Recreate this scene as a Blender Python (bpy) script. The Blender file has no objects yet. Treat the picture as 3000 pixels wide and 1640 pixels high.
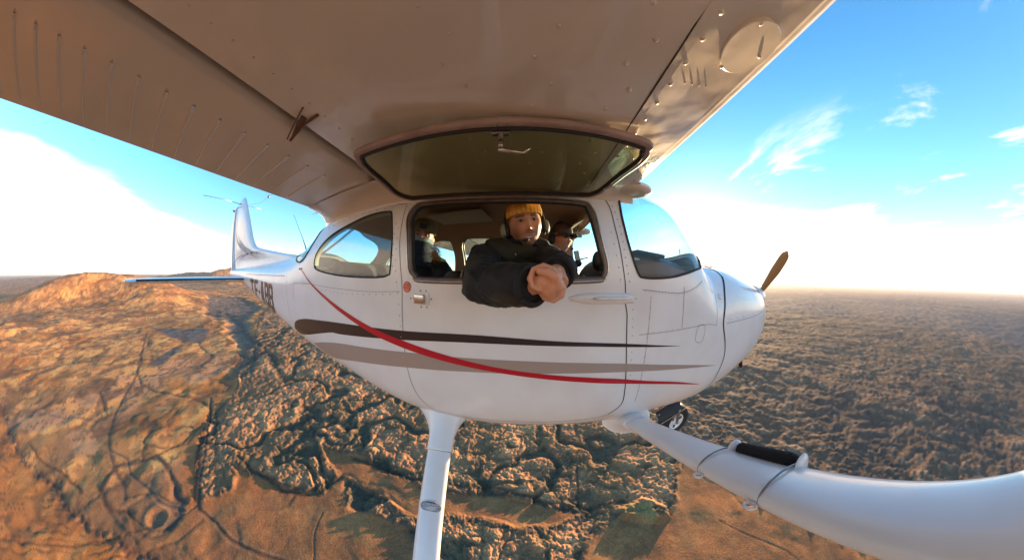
import bpy, math, random
import numpy as np
from mathutils import Vector, Matrix
from mathutils.geometry import delaunay_2d_cdt

random.seed(7); RNG = np.random.default_rng(11)
SC = bpy.context.scene
COL = SC.collection
R = math.radians

# ------------------------------------------------------------------ camera
# X = the aeroplane's nose, -Y = its right-hand side (towards the camera), Z = up, metres
cam_d = bpy.data.cameras.new('camera'); cam = bpy.data.objects.new('camera', cam_d); COL.objects.link(cam)
cam_d.type = 'PANO'; cam_d.panorama_type = 'FISHEYE_LENS_POLYNOMIAL'
cam_d.fisheye_fov = R(280)
cam_d.sensor_width = 36.0; cam_d.sensor_fit = 'HORIZONTAL'
cam_d.fisheye_polynomial_k0 = 0.0
cam_d.fisheye_polynomial_k1 = -1.41649541e-01
cam_d.fisheye_polynomial_k2 = 1.92580685e-04
cam_d.fisheye_polynomial_k3 = 1.66607675e-04
cam_d.fisheye_polynomial_k4 = -4.62935303e-06
cam_d.clip_start = 0.02; cam_d.clip_end = 200000
right = Vector((0.99857201, 0.05051772, 0.01737523)); up = Vector((-0.01814367, 0.01479267, 0.99972595)); fwd = Vector((-0.05024685, 0.99861361, -0.01568812))
M = Matrix((right, up, -fwd)).transposed().to_4x4(); M.translation = Vector((-1.1305, -1.3947, 0.0601))
cam.matrix_world = M
SC.camera = cam

# ------------------------------------------------------------------ sun, sky, exposure
SUN_AZ, SUN_EL = R(45), R(4.8)     # azimuth from +Y towards +X
SUNDIR = Vector((math.sin(SUN_AZ)*math.cos(SUN_EL), math.cos(SUN_AZ)*math.cos(SUN_EL), math.sin(SUN_EL)))
sun_d = bpy.data.lights.new('sun', 'SUN'); sun_d.energy = 5.0; sun_d.angle = R(0.5); sun_d.color = (1.0, 0.66, 0.34)
sun = bpy.data.objects.new('sun', sun_d); COL.objects.link(sun)
sun.rotation_euler = (-SUNDIR).to_track_quat('-Z', 'Y').to_euler()

SC.view_settings.view_transform = 'Standard'; SC.view_settings.look = 'None'
SC.view_settings.gamma = 1.0; SC.view_settings.use_curve_mapping = False
SC.view_settings.exposure = 1.92

W = bpy.data.worlds.new('World'); SC.world = W; W.use_nodes = True
nt = W.node_tree; nt.nodes.clear()
def wn(t, **k):
    n = nt.nodes.new(t)
    for a, b in k.items(): setattr(n, a, b)
    return n
wl = nt.links.new
def wmath(op, a, b=None, c=None, clamp=False):
    n = wn('ShaderNodeMath', operation=op); n.use_clamp = clamp
    for i, v in enumerate((a, b, c)):
        if v is None: continue
        if isinstance(v, (int, float)): n.inputs[i].default_value = v
        else: wl(v, n.inputs[i])
    return n.outputs[0]
def wstep(v, lo, hi):
    n = wn('ShaderNodeMapRange', interpolation_type='SMOOTHSTEP')
    wl(v, n.inputs[0]); 
    for i, x in ((1, lo), (2, hi)):
        if isinstance(x, (int, float)): n.inputs[i].default_value = x
        else: wl(x, n.inputs[i])
    return n.outputs[0]
out = wn('ShaderNodeOutputWorld'); bg = wn('ShaderNodeBackground'); bg.inputs[1].default_value = 0.095
sky = wn('ShaderNodeTexSky', sky_type='NISHITA'); sky.sun_disc = False
sky.sun_elevation = R(9); sky.sun_rotation = SUN_AZ; sky.altitude = 300; sky.air_density = 1.0; sky.dust_density = 0.15; sky.ozone_density = 2.2
tc = wn('ShaderNodeTexCoord'); sep = wn('ShaderNodeSeparateXYZ'); wl(tc.outputs['Generated'], sep.inputs[0])
el = wmath('MULTIPLY', wmath('ARCSINE', sep.outputs[2]), 57.2958)
az = wmath('MULTIPLY', wmath('ARCTAN2', sep.outputs[0], sep.outputs[1]), 57.2958)
# clouds live on a flat layer high above: divide by height
zc = wmath('MAXIMUM', wmath('ADD', sep.outputs[2], 0.06), 0.03)
cx = wmath('DIVIDE', sep.outputs[0], zc); cy = wmath('DIVIDE', sep.outputs[1], zc)
cmb = wn('ShaderNodeCombineXYZ'); wl(wmath('MULTIPLY', cx, 1.0), cmb.inputs[0]); wl(wmath('MULTIPLY', cy, 0.55), cmb.inputs[1])
def wnoise(sc, det, rough, off=0.0, dist=0.0):
    mp = wn('ShaderNodeMapping'); wl(cmb.outputs[0], mp.inputs[0]); mp.inputs['Location'].default_value = (off, off*0.7, off)
    n = wn('ShaderNodeTexNoise'); wl(mp.outputs[0], n.inputs[0]); n.inputs['Scale'].default_value = sc
    n.inputs['Detail'].default_value = det; n.inputs['Roughness'].default_value = rough; n.inputs['Distortion'].default_value = dist
    return n.outputs[0]
n1 = wnoise(0.55, 8, 0.62, 3.1, 0.6); n2 = wnoise(1.35, 9, 0.64, 2.2, 0.5)
# a bank of bright haze and thin cloud that reaches higher around the sun and behind the tail
front = wmath('MULTIPLY', wmath('POWER', 2.71828, wmath('MULTIPLY', wmath('POWER', wmath('DIVIDE', wmath('SUBTRACT', az, 62), 30), 2), -1.0)), 12.5)
back = wmath('MULTIPLY', wmath('POWER', 2.71828, wmath('MULTIPLY', wmath('POWER', wmath('DIVIDE', wmath('ADD', az, 112), 38), 2), -1.0)), 11.5)
rear_ = wmath('MULTIPLY', wstep(wmath('ABSOLUTE', az), 95.0, 135.0), 8.0)
top = wmath('ADD', wmath('MAXIMUM', wmath('ADD', front, back), rear_), 0.8)
wob = wmath('MULTIPLY', wmath('SUBTRACT', n1, 0.5), wmath('MULTIPLY_ADD', wstep(az, -20.0, 40.0), 16.0, 10.0))
eln = wmath('ADD', el, wob)
bank = wmath('SUBTRACT', 1.0, wstep(eln, wmath('SUBTRACT', top, 1.5), wmath('ADD', top, 2.5)))
lowf = wmath('ADD', wmath('MULTIPLY', wstep(el, 60.0, 8.0), 1.0), 0.0)
wisp = wmath('MULTIPLY', wstep(wmath('ADD', n2, wmath('MULTIPLY', wstep(el, 24.0, 13.0), 0.06)), 0.56, 0.76), wstep(el, 33.0, 21.0))
frontw = wmath('MULTIPLY', wstep(az, 15.0, 45.0), 0.95)
cloud = wmath('MAXIMUM', bank, wmath('MULTIPLY', wisp, frontw), clamp=True)
hs = wn('ShaderNodeHueSaturation'); hs.inputs['Hue'].default_value = 0.497; hs.inputs['Saturation'].default_value = 1.25; hs.inputs['Value'].default_value = 1.35
wl(sky.outputs[0], hs.inputs['Color'])
mx = wn('ShaderNodeMix', data_type='RGBA'); wl(cloud, mx.inputs[0]); wl(hs.outputs[0], mx.inputs[6]); mx.inputs[7].default_value = (7.6, 6.1, 4.7, 1)
wl(mx.outputs[2], bg.inputs[0]); wl(bg.outputs[0], out.inputs[0])

# ------------------------------------------------------------------ helpers
def tag(o, label=None, cat=None, group=None, kind=None):
    if label: o['label'] = label
    if cat: o['category'] = cat
    if group: o['group'] = group
    if kind: o['kind'] = kind
    return o
def empty(name, loc=(0, 0, 0), parent=None):
    o = bpy.data.objects.new(name, None); COL.objects.link(o); o.location = loc; o.parent = parent; o.empty_display_size = .2
    return o
def link(name, me, mat=None, parent=None, kind=None):
    o = bpy.data.objects.new(name, me); COL.objects.link(o)
    if mat is not None and len(me.materials) == 0: me.materials.append(mat)
    o.parent = parent
    if kind: o['kind'] = kind
    return o
def mesh(name, v, f, mat=None, parent=None, smooth=True, kind=None, normals=None):
    me = bpy.data.meshes.new(name)
    me.from_pydata([tuple(map(float, p)) for p in v], [], [tuple(int(i) for i in q) for q in f]); me.update()
    if smooth: me.shade_smooth()
    if normals is not None: me.normals_split_custom_set_from_vertices([tuple(map(float, n)) for n in normals])
    return link(name, me, mat, parent, kind)
class MB:
    """collects primitives into one mesh"""
    def __init__(s): s.v = []; s.f = []
    def add(s, v, f):
        b = len(s.v); s.v += [tuple(map(float, p)) for p in v]; s.f += [tuple(int(i)+b for i in q) for q in f]; return s
    def box(s, c, d, rot=None, bev=0.0):
        c = Vector(c); hx, hy, hz = d[0]/2, d[1]/2, d[2]/2
        if bev <= 0:
            vs = [Vector((x, y, z)) for x in (-hx, hx) for y in (-hy, hy) for z in (-hz, hz)]
            fs = [(0, 1, 3, 2), (4, 6, 7, 5), (0, 4, 5, 1), (2, 3, 7, 6), (0, 2, 6, 4), (1, 5, 7, 3)]
        else:
            import bmesh
            bm = bmesh.new(); bmesh.ops.create_cube(bm, size=1.0); bmesh.ops.scale(bm, vec=(d[0], d[1], d[2]), verts=bm.verts)
            bmesh.ops.bevel(bm, geom=bm.edges[:], offset=min(bev, .49*min(d)), segments=3, affect='EDGES', profile=.5)
            vs = [v.co.copy() for v in bm.verts]; bm.verts.index_update(); fs = [[v.index for v in f.verts] for f in bm.faces]; bm.free()
        if rot is not None: vs = [rot @ v for v in vs]
        return s.add([v+c for v in vs], fs)
    def tube(s, pts, rad, n=10, caps=True, flat=1.0, side=None):
        pts = [Vector(p) for p in pts]; m = len(pts)
        rad = rad if hasattr(rad, '__len__') else [rad]*m
        V, F = [], []; prev = None
        for i, p in enumerate(pts):
            t = (pts[min(i+1, m-1)]-pts[max(i-1, 0)]).normalized()
            a = side if side is not None else (prev if prev is not None else (Vector((0, 0, 1)) if abs(t.z) < .9 else Vector((1, 0, 0))))
            a = Vector(a); a = (a-t*a.dot(t)).normalized(); prev = a; b = t.cross(a)
            for k in range(n):
                w = 2*math.pi*k/n; V.append(p+a*(rad[i]*math.cos(w))+b*(rad[i]*flat*math.sin(w)))
        for i in range(m-1):
            for k in range(n):
                F.append((i*n+k, i*n+(k+1) % n, (i+1)*n+(k+1) % n, (i+1)*n+k))
        if caps: F.append(tuple(range(n-1, -1, -1))); F.append(tuple((m-1)*n+k for k in range(n)))
        return s.add(V, F)
    def ball(s, c, r, n=12, m=8, rot=None):
        c = Vector(c); r = r if hasattr(r, '__len__') else (r, r, r); V, F = [], []
        for i in range(m+1):
            th = math.pi*i/m
            for k in range(n):
                w = 2*math.pi*k/n; q = Vector((r[0]*math.sin(th)*math.cos(w), r[1]*math.sin(th)*math.sin(w), r[2]*math.cos(th)))
                if rot is not None: q = rot @ q
                V.append(q+c)
        for i in range(m):
            for k in range(n): F.append((i*n+k, (i+1)*n+k, (i+1)*n+(k+1) % n, i*n+(k+1) % n))
        return s.add(V, F)
    def build(s, name, mat=None, parent=None, smooth=True, kind=None, auto=None):
        o = mesh(name, s.v, s.f, mat, parent, smooth, kind)
        if auto is not None: o.data.set_sharp_from_angle(angle=R(auto))
        return o

# ------------------------------------------------------------------ materials
def mat(name, col=(.5, .5, .5), rough=.5, metal=0.0, coat=0.0, bump=None, var=None, spec=None, emit=None):
    m = bpy.data.materials.new(name); m.use_nodes = True; t = m.node_tree; b = t.nodes['Principled BSDF']
    b.inputs['Base Color'].default_value = (*col, 1); b.inputs['Roughness'].default_value = rough; b.inputs['Metallic'].default_value = metal
    b.inputs['Coat Weight'].default_value = coat; b.inputs['Coat Roughness'].default_value = .08
    if spec is not None: b.inputs['Specular IOR Level'].default_value = spec
    tcn = t.nodes.new('ShaderNodeTexCoord')
    if var:   # (scale, amount, darker colour): large soft wear
        nz = t.nodes.new('ShaderNodeTexNoise'); nz.inputs['Scale'].default_value = var[0]; nz.inputs['Detail'].default_value = 6
        t.links.new(tcn.outputs['Object'], nz.inputs[0])
        r = t.nodes.new('ShaderNodeMapRange'); r.inputs[1].default_value = .4; r.inputs[2].default_value = .75; r.inputs[4].default_value = var[1]
        t.links.new(nz.outputs[0], r.inputs[0])
        mxx = t.nodes.new('ShaderNodeMix'); mxx.data_type = 'RGBA'; t.links.new(r.outputs[0], mxx.inputs[0])
        mxx.inputs[6].default_value = (*col, 1); mxx.inputs[7].default_value = (*var[2], 1); t.links.new(mxx.outputs[2], b.inputs['Base Color'])
    if bump:
        prev = None
        for sc, st, dist in bump:
            nz = t.nodes.new('ShaderNodeTexNoise'); nz.inputs['Scale'].default_value = sc; nz.inputs['Detail'].default_value = 3
            t.links.new(tcn.outputs['Object'], nz.inputs[0])
            bp = t.nodes.new('ShaderNodeBump'); bp.inputs['Strength'].default_value = st; bp.inputs['Distance'].default_value = dist
            t.links.new(nz.outputs[0], bp.inputs['Height'])
            if prev is not None: t.links.new(prev.outputs[0], bp.inputs['Normal'])
            prev = bp
        t.links.new(prev.outputs[0], b.inputs['Normal'])
    return m
M_ = {}
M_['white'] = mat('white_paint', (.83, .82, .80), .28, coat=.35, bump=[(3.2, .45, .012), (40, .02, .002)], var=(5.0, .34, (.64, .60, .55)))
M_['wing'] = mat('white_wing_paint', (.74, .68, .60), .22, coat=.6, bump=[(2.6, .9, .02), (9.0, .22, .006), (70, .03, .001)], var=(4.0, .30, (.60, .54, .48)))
M_['black'] = mat('black_paint', (.025, .016, .018), .3, coat=.4)
M_['tan'] = mat('tan_paint', (.40, .315, .265), .32, coat=.3)
M_['red'] = mat('red_paint', (.52, .008, .025), .28, coat=.4)
M_['rivet2'] = mat('glossy_rivet', (.70, .64, .56), .14, coat=1.0)
M_['rivet'] = mat('rivet_paint', (.50, .47, .44), .35, coat=.3)
M_['seal'] = mat('dark_sealant', (.03, .028, .027), .7)
M_['joint'] = mat('panel_joint', (.22, .20, .19), .7)
M_['rubber'] = mat('black_rubber', (.018, .017, .017), .75, bump=[(60, .2, .002)])
M_['frame'] = mat('worn_grey_frame', (.17, .145, .13), .38, metal=.35, var=(22, .8, (.10, .075, .065)), bump=[(60, .12, .002)])
M_['pinkframe'] = mat('faded_painted_frame', (.40, .29, .25), .45, var=(14, .8, (.24, .15, .125)), bump=[(50, .15, .002)])
M_['chrome'] = mat('bare_metal', (.55, .52, .48), .25, metal=1.0, var=(40, .5, (.32, .27, .2)))
M_['steel'] = mat('grey_steel', (.30, .29, .28), .4, metal=.8)
M_['liner'] = mat('brown_cabin_lining', (.38, .23, .14), .8, bump=[(50, .1, .002)], var=(5, .5, (.28, .16, .10)))
M_['liner_l'] = mat('beige_cabin_trim', (.46, .36, .27), .7)
M_['dash'] = mat('black_vinyl', (.016, .016, .018), .55, bump=[(150, .1, .001)])
M_['seat'] = mat('dark_seat_cloth', (.06, .05, .048), .85, bump=[(120, .3, .002)])
M_['boot'] = mat('black_leading_edge_boot', (.012, .02, .02), .5)
def glass(name, tint, refl=.12, rough=.02, haze=0.0):
    m = bpy.data.materials.new(name); m.use_nodes = True; t = m.node_tree; t.nodes.clear()
    o = t.nodes.new('ShaderNodeOutputMaterial'); tr = t.nodes.new('ShaderNodeBsdfTransparent'); tr.inputs[0].default_value = (*tint, 1)
    gl = t.nodes.new('ShaderNodeBsdfGlossy'); gl.inputs['Roughness'].default_value = rough; gl.inputs[0].default_value = (1, 1, 1, 1)
    lw = t.nodes.new('ShaderNodeLayerWeight'); lw.inputs[0].default_value = .5; fr = t.nodes.new('ShaderNodeMath'); fr.operation = 'POWER'; fr.inputs[1].default_value = 4.0; t.links.new(lw.outputs['Facing'], fr.inputs[0])
    mu = t.nodes.new('ShaderNodeMath'); mu.operation = 'MULTIPLY_ADD'; mu.inputs[1].default_value = .75; mu.inputs[2].default_value = refl
    t.links.new(fr.outputs[0], mu.inputs[0])
    mxx = t.nodes.new('ShaderNodeMixShader'); t.links.new(mu.outputs[0], mxx.inputs[0]); t.links.new(tr.outputs[0], mxx.inputs[1]); t.links.new(gl.outputs[0], mxx.inputs[2])
    last = mxx
    if haze > 0:
        df = t.nodes.new('ShaderNodeBsdfDiffuse'); df.inputs[0].default_value = (.55, .55, .5, 1)
        tx = t.nodes.new('ShaderNodeTexCoord'); nz = t.nodes.new('ShaderNodeTexNoise'); nz.inputs['Scale'].default_value = 9; nz.inputs['Detail'].default_value = 8
        t.links.new(tx.outputs['Object'], nz.inputs[0]); mm = t.nodes.new('ShaderNodeMath'); mm.operation = 'MULTIPLY'; mm.inputs[1].default_value = haze
        t.links.new(nz.outputs[0], mm.inputs[0]); m2 = t.nodes.new('ShaderNodeMixShader'); t.links.new(mm.outputs[0], m2.inputs[0])
        t.links.new(mxx.outputs[0], m2.inputs[1]); t.links.new(df.outputs[0], m2.inputs[2]); last = m2
    t.links.new(last.outputs[0], o.inputs[0]); return m
M_['glass'] = glass('clear_plexiglass', (.62, .84, .93), .03, haze=.06)
M_['glass_rear'] = glass('pale_blue_plexiglass', (.60, .80, .88), .07, haze=.10)
M_['glass_green'] = glass('green_tinted_plexiglass', (.60, .64, .46), .02, .05, haze=.05)
# ------------------------------------------------------------------ numpy noise
def hash2(ix, iy, seed):
    ix = ix.astype(np.int64) & 0xffffffff; iy = iy.astype(np.int64) & 0xffffffff
    h = (ix*374761393 + iy*668265263 + seed*974634777) & 0xffffffff
    h = ((h ^ (h >> 13))*1274126177) & 0xffffffff
    h = h ^ (h >> 16)
    return (h & 0xffffff)/float(0xffffff)
def vnoise(x, y, seed=0):
    fx = np.floor(x); fy = np.floor(y); tx = x-fx; ty = y-fy
    tx = tx*tx*tx*(tx*(tx*6-15)+10); ty = ty*ty*ty*(ty*(ty*6-15)+10)
    a = hash2(fx, fy, seed); b = hash2(fx+1, fy, seed); c = hash2(fx, fy+1, seed); d = hash2(fx+1, fy+1, seed)
    return (a*(1-tx)+b*tx)*(1-ty)+(c*(1-tx)+d*tx)*ty
def fbm(x, y, sc, octv=5, seed=0, gain=.5):
    s = 0; a = 1; n = 0; x = x/sc; y = y/sc
    for o in range(octv):
        s = s+a*vnoise(x, y, seed+o*17); n += a; a *= gain
        x, y = x*1.62+y*1.18+3.7, -x*1.18+y*1.62+1.3
    return s/n
def ridge(x, y, sc, octv=4, seed=0, gain=.5):
    s = 0; a = 1; n = 0; x = x/sc; y = y/sc
    for o in range(octv):
        s = s+a*(1-np.abs(2*vnoise(x, y, seed+o*31)-1)); n += a; a *= gain
        x, y = x*1.62+y*1.18+3.7, -x*1.18+y*1.62+1.3
    return s/n
def worley(x, y, sc, seed=0):
    x = x/sc; y = y/sc; fx = np.floor(x); fy = np.floor(y); f1 = np.full(x.shape, 9.0); f2 = np.full(x.shape, 9.0); idv = np.zeros(x.shape)
    for i in (-1, 0, 1):
        for j in (-1, 0, 1):
            gx = fx+i; gy = fy+j; px = gx+hash2(gx, gy, seed); py = gy+hash2(gx, gy, seed+5); dd = np.hypot(px-x, py-y)
            h = hash2(gx, gy, seed+9); nw = dd < f1; f2 = np.where(nw, f1, np.minimum(f2, dd)); idv = np.where(nw, h, idv); f1 = np.where(nw, dd, f1)
    return f1, f2, idv
def sstep(v, a, b):
    t = np.clip((v-a)/(b-a), 0, 1); return t*t*(3-2*t)
def segd(x, y, P, closed=True):
    P = np.array(P, float); Q = np.roll(P, -1, 0) if closed else P[1:]; A = P if closed else P[:-1]; d = np.full(x.shape, 1e18)
    for a, b in zip(A, Q):
        v = b-a; L = max(v@v, 1e-9); t = np.clip(((x-a[0])*v[0]+(y-a[1])*v[1])/L, 0, 1)
        d = np.minimum(d, (x-a[0]-t*v[0])**2+(y-a[1]-t*v[1])**2)
    return np.sqrt(d)
def inpoly(x, y, P):
    P = np.array(P, float); Q = np.roll(P, -1, 0); c = np.zeros(x.shape, bool)
    for a, b in zip(P, Q):
        if a[1] == b[1]: continue
        m = ((a[1] > y) != (b[1] > y)) & (x < (b[0]-a[0])*(y-a[1])/(b[1]-a[1])+a[0]); c ^= m
    return c
def sdf(x, y, P):
    d = segd(x, y, P); return np.where(inpoly(x, y, P), -d, d)

# ------------------------------------------------------------------ the land below
GZ = -230.0
def build_terrain():
    azf = np.radians(np.concatenate([np.linspace(-139, 139, 1150), np.linspace(141, 219, 40)]))
    e = np.concatenate([np.linspace(85, 75, 8)[:-1], np.linspace(75, 24, 290)[:-1], np.degrees(np.arctan(230/np.geomspace(516.6, 10980, 265)))[:-1], np.geomspace(1.2, .13, 34)])
    rr = 230/np.tan(np.radians(e))
    A, RR = np.meshgrid(azf, rr); x = (np.sin(A)*RR-1.13).ravel(); y = (np.cos(A)*RR-1.39).ravel(); r = RR.ravel()
    w1 = fbm(x, y, 60, 5, 3)-.5; w2 = fbm(x, y, 60, 5, 8)-.5; amp = 26+r*.05
    wx, wy = x+w1*amp, y+w2*amp
    lavaP = [(-1411, 527), (-965, 327), (-721, 183), (-540, 111), (-473, 23), (-401, -13), (-352, -26), (-308, -41), (-296, 8), (-324, 29), (-286, 40), (-236, 54), (-198, 80), (-198, 113), (-251, 135), (-195, 144), (-115, 137), (-98, 125), (-25, 134), (17, 128), (64, 116), (43, 107), (-2, 99), (-35, 108), (-68, 105), (-85, 92), (-148, 107), (-189, 109), (-186, 99), (-164, 79), (-129, 74), (-101, 78), (-81, 70), (-56, 52), (0, 36), (56, 56), (73, 91), (105, 100), (144, 84), (171, 100), (202, 144), (262, 240), (350, 420), (900, 900), (1400, 2600), (-13, 2800), (-1500, 1900), (-2400, 1200)]
    sl = sdf(x+w1*22, y+w2*22, lavaP)
    lava = 1-sstep(sl, -5, 3)
    moundP = [(99, 110), (133, 117), (153, 98), (151, 85), (136, 80), (102, 97)]
    sm = sdf(x+w1*10, y+w2*10, moundP); mound = 1-sstep(sm, -6, 2)
    plainP = [(196, 150), (232, 118), (305, 10), (357, -100), (420, -200), (640, -420), (700, -900), (-100, -900), (-230, -300), (-280, -90), (-200, 40), (-100, 76), (0, 40), (56, 60), (100, 105), (150, 84), (171, 100)]
    sp = sdf(x+w1*26, y+w2*26, plainP)
    rub = sstep(sp, -3, 16)*sstep(x+w1*80, 120, 215)*(1-lava)
    river = 1-sstep(sdf(wx, wy, [(-3013, 517), (-2738, 799), (-1815, 700), (-1473, 480), (-960, 300), (-700, 200), (-640, 150), (-760, 240), (-900, 240), (-1413, 322), (-1760, 270)]), -20, 30)
    # heights
    h = (fbm(x, y, 420, 5, 21)-.5)*16+(fbm(x, y, 40, 4, 5)-.5)*2.2*(1+r/900)
    f1, f2, idv = worley(x+w1*9, y+w2*9, 8.5, 2); g1, g2, idg = worley(x+w2*5, y+w1*5, 3.9, 12)
    lumps = (1-np.clip(f1, 0, 1)**1.6)*(.45+.9*idv)*.55+(1-np.clip(g1, 0, 1)**1.4)*(.4+idg)*.45; frac = fbm(x+w1*20, y+w2*20, 17, 6, 431, .62); frac2 = fbm(x-w2*14, y+w1*14, 6.0, 5, 433, .6)
    cr1, cr2, _ = worley(x+w1*42, y+w2*42, 30, 77); crack = np.exp(-((cr2-cr1)/.09)**2)
    rough = ridge(x+w1*8, y+w2*8, 7.5, 5, 401, .62)
    gro = ridge(x+w1*30, y+w2*30, 62, 4, 44); chan = sstep(np.abs(fbm(x+w2*40, y+w1*40, 150, 4, 46)-.5), .045, .012)
    lavah = 1.6+lumps+(frac-.5)*5.6+np.abs(frac2-.5)*3.8-crack*.9+(fbm(x, y, 3.2, 3, 405)-.5)*1.4-np.clip(gro-.80, 0, 1)*20+(fbm(x, y, 9, 4, 61)-.5)*2.0+(fbm(x, y, 90, 3, 71)-.5)*7-chan*3.5
    h = h*(1-lava*.6)+lavah*lava
    F1, F2, idF = worley(x+w1*14, y+w2*14, 17, 32); G1, G2, idG = worley(x+w2*9, y+w1*9, 7.5, 52)
    fade = 1/(1+(r/2200)**2)
    rubh = ((1-np.clip(F1, 0, 1)**1.5)*(idF**1.5)*1.3+(1-np.clip(G1, 0, 1)**1.5)*(.3+idG)*.8+(fbm(x+w1*20, y+w2*20, 17, 6, 441, .62)-.5)*5.5+np.abs(fbm(x, y, 9, 5, 443, .6)-.5)*5+(fbm(x, y, 150, 4, 81)-.5)*14+(fbm(x, y, 7, 3, 83)-.5)*2)
    h = h+rubh*rub*(.35+.65*fade)
    h = h+mound*(5+lumps*.6)
    h = h-river*9
    # left-hand hills
    def hill(cx, cy, sx, sy, ang, hh, seed, rg=.5):
        ca, sa = math.cos(ang), math.sin(ang); u = (x-cx)*ca+(y-cy)*sa; v = -(x-cx)*sa+(y-cy)*ca
        b = np.exp(-(np.abs(u/sx)**2.4))*np.exp(-(np.abs(v/sy)**2.0))
        return b*hh*(1-rg+rg*2*fbm(x, y, hh*2.6, 5, seed)*b**.3)
    h = h+hill(-3500, -760, 560, 900, R(6), 225, 3, .25)+hill(-2900, -60, 620, 420, R(30), 120, 4, .4)+hill(-1800, -900, 700, 500, R(0), 45, 6, .4)
    far = 0
    for cx, cy, s, hh, sd in ((-9200, 2300, 900, 300, 5), (-10500, 3300, 1400, 380, 6), (-7600, 2350, 520, 190, 7), (-6200, 1650, 420, 110, 8), (-12500, 1200, 1500, 250, 9), (-16000, -5200, 3200, 130, 10), (-14000, 5200, 2300, 380, 12), (17000, 7500, 4000, 70, 11)):
        far = far+hill(cx, cy, s, s*1.1, .3*sd, hh, sd, .6)
    h = h+far
    # crater, its enclosure, shore
    rc = np.hypot((x+325)*1.0, (y+96)*1.0)
    h = h+np.exp(-((rc-19+w1*22)/3.6)**2)*.9-sstep(rc+w2*14, 17, 8)*1.6
    rc2 = np.hypot((x+327)*.9, (y+97)*1.0); encl = [(-462, -144), (-436, -67), (-354, -47), (-313, -62), (-306, -125), (-350, -146), (-418, -170)]
    se = np.abs(sdf(x+w1*12, y+w2*12, encl)); h = h+np.exp(-(se/3.5)**2)*.7
    # the grooved slope in the near left corner
    cornerP = [(-1500, -900), (-895, -536), (-659, -400), (-518, -296), (-397, -214), (-324, -157), (-260, -110), (-200, -260), (-420, -900)]
    sc_ = sdf(x+w1*18, y+w2*18, cornerP); cor = 1-sstep(sc_, -12, 4)
    gdir = (np.array([-498, -236])-np.array([-540, -348])); gdir = gdir/np.linalg.norm(gdir); q = -(x*gdir[1]-y*gdir[0])
    gq = q/14.0+(fbm(x, y, 45, 3, 91)-.5)*2.3+(fbm(x, y, 140, 2, 92)-.5)*3
    grooves = sstep(np.abs((gq % 1)-.5), .30, .5)*sstep(fbm(x, y, 30, 3, 95), .36, .6)
    h = h+cor*(sstep(-sc_, 0, 120)*14-grooves*.6)
    edge = np.exp(-(sc_/9.0)**2)*(r > 150)
    h = h-edge*3.0*fbm(x, y, 8, 3, 97)
    # gullies
    gul = np.abs(fbm(x+w1*60, y+w2*60, 170, 4, 33)-.5); gl = np.exp(-(gul*170/ (3.2+r*.004))**2)*.9
    left = sstep(-x, 300, 470)*(1-lava)
    h = h-gl*left*1.0-gl*(1-left)*(1-lava)*(1-rub)*.6
    # colour: ground tones with highlights, shade and distance haze painted in
    def mixc(c, d, m): return c*(1-m[:, None])+np.array(d)[None, :]*m[:, None]
    n_a = fbm(x, y, 35, 5, 101); n_b = fbm(x, y, 7, 4, 103); n_c = fbm(x, y, 190, 4, 107); n_d = fbm(x, y, 18, 4, 109)
    c = np.tile(np.array([.36, .145, .055]), (len(x), 1))
    c = mixc(c, (.22, .10, .045), sstep(n_a, .42, .62)*.7); c = mixc(c, (.42, .19, .07), sstep(n_d, .5, .66)*.5)
    L = sstep(-x+w1*90, 330, 460)
    lc = np.tile(np.array([.74, .315, .10]), (len(x), 1))
    lc = mixc(lc, (.46, .16, .04), sstep(n_c+w1*.25, .46, .62)*.85)
    lc = mixc(lc, (.76, .42, .13), sstep(n_a, .55, .7)*.7)
    lc = mixc(lc, (.50, .24, .12), sstep(fbm(x, y, 120, 3, 121), .53, .66)*.8*(r < 900))
    lc = mixc(lc, (.20, .10, .05), sstep(n_b*n_d, .28, .40)*.8); lc = mixc(lc, (.30, .13, .05), sstep(fbm(x+w1*40, y+w2*40, 70, 5, 125), .54, .62)*.6)
    c = c*(1-L[:, None])+lc*L[:, None]
    c = mixc(c, (.36, .13, .045), np.exp(-((sl-8)/14)**2)*.75*(1-lava)*sstep(-x, 150, 300))
    lv = np.tile(np.array([.36, .165, .078]), (len(x), 1))
    lv = mixc(lv, (.62, .31, .13), sstep((frac-.5)*3.2+np.abs(frac2-.5)*2.6+lumps*.25, -.02, 1.05)*.78); lv = mixc(lv, (.075, .058, .035), crack*.4); lv = mixc(lv, (.085, .075, .045), sstep(gro, .72, .84)*.8)  # bright tops and dark crevices: lit and shaded faces painted into the colour
    lv = mixc(lv, (.19, .105, .05), sstep(fbm(x, y, 55, 4, 131), .48, .62)*.6)
    lv = mixc(lv, (.050, .058, .040), chan*.8); lv = mixc(lv, (.035, .042, .034), np.exp(-((sl+4)/5)**2)*.7)  # dark channels; lava rim darkened to paint the shade of its front
    c = c*(1-lava[:, None])+lv*lava[:, None]
    rb = np.tile(np.array([.135, .082, .052]), (len(x), 1)); rl = (1-np.clip(G1, 0, 1)**1.5)*(.3+idG)*.35+(fbm(x+w1*20, y+w2*20, 17, 6, 441, .62)-.5)*3.2+.22
    rb = mixc(rb, (.27, .165, .100), sstep(rl, .45, 1.05)*.9); rb = mixc(rb, (.060, .052, .045), sstep(fbm(x, y, 260, 4, 141), .50, .62)*.65)  # highlight painted on the high rubble; broad darker patches at random
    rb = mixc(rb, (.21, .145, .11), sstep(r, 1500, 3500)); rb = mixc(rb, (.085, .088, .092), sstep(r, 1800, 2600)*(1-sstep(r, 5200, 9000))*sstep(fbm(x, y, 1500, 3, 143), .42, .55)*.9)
    rb = mixc(rb, (.36, .24, .19), sstep(r, 9000, 16000)*.7)  # rubble paler and pinker with distance: haze painted into its colour
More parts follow.
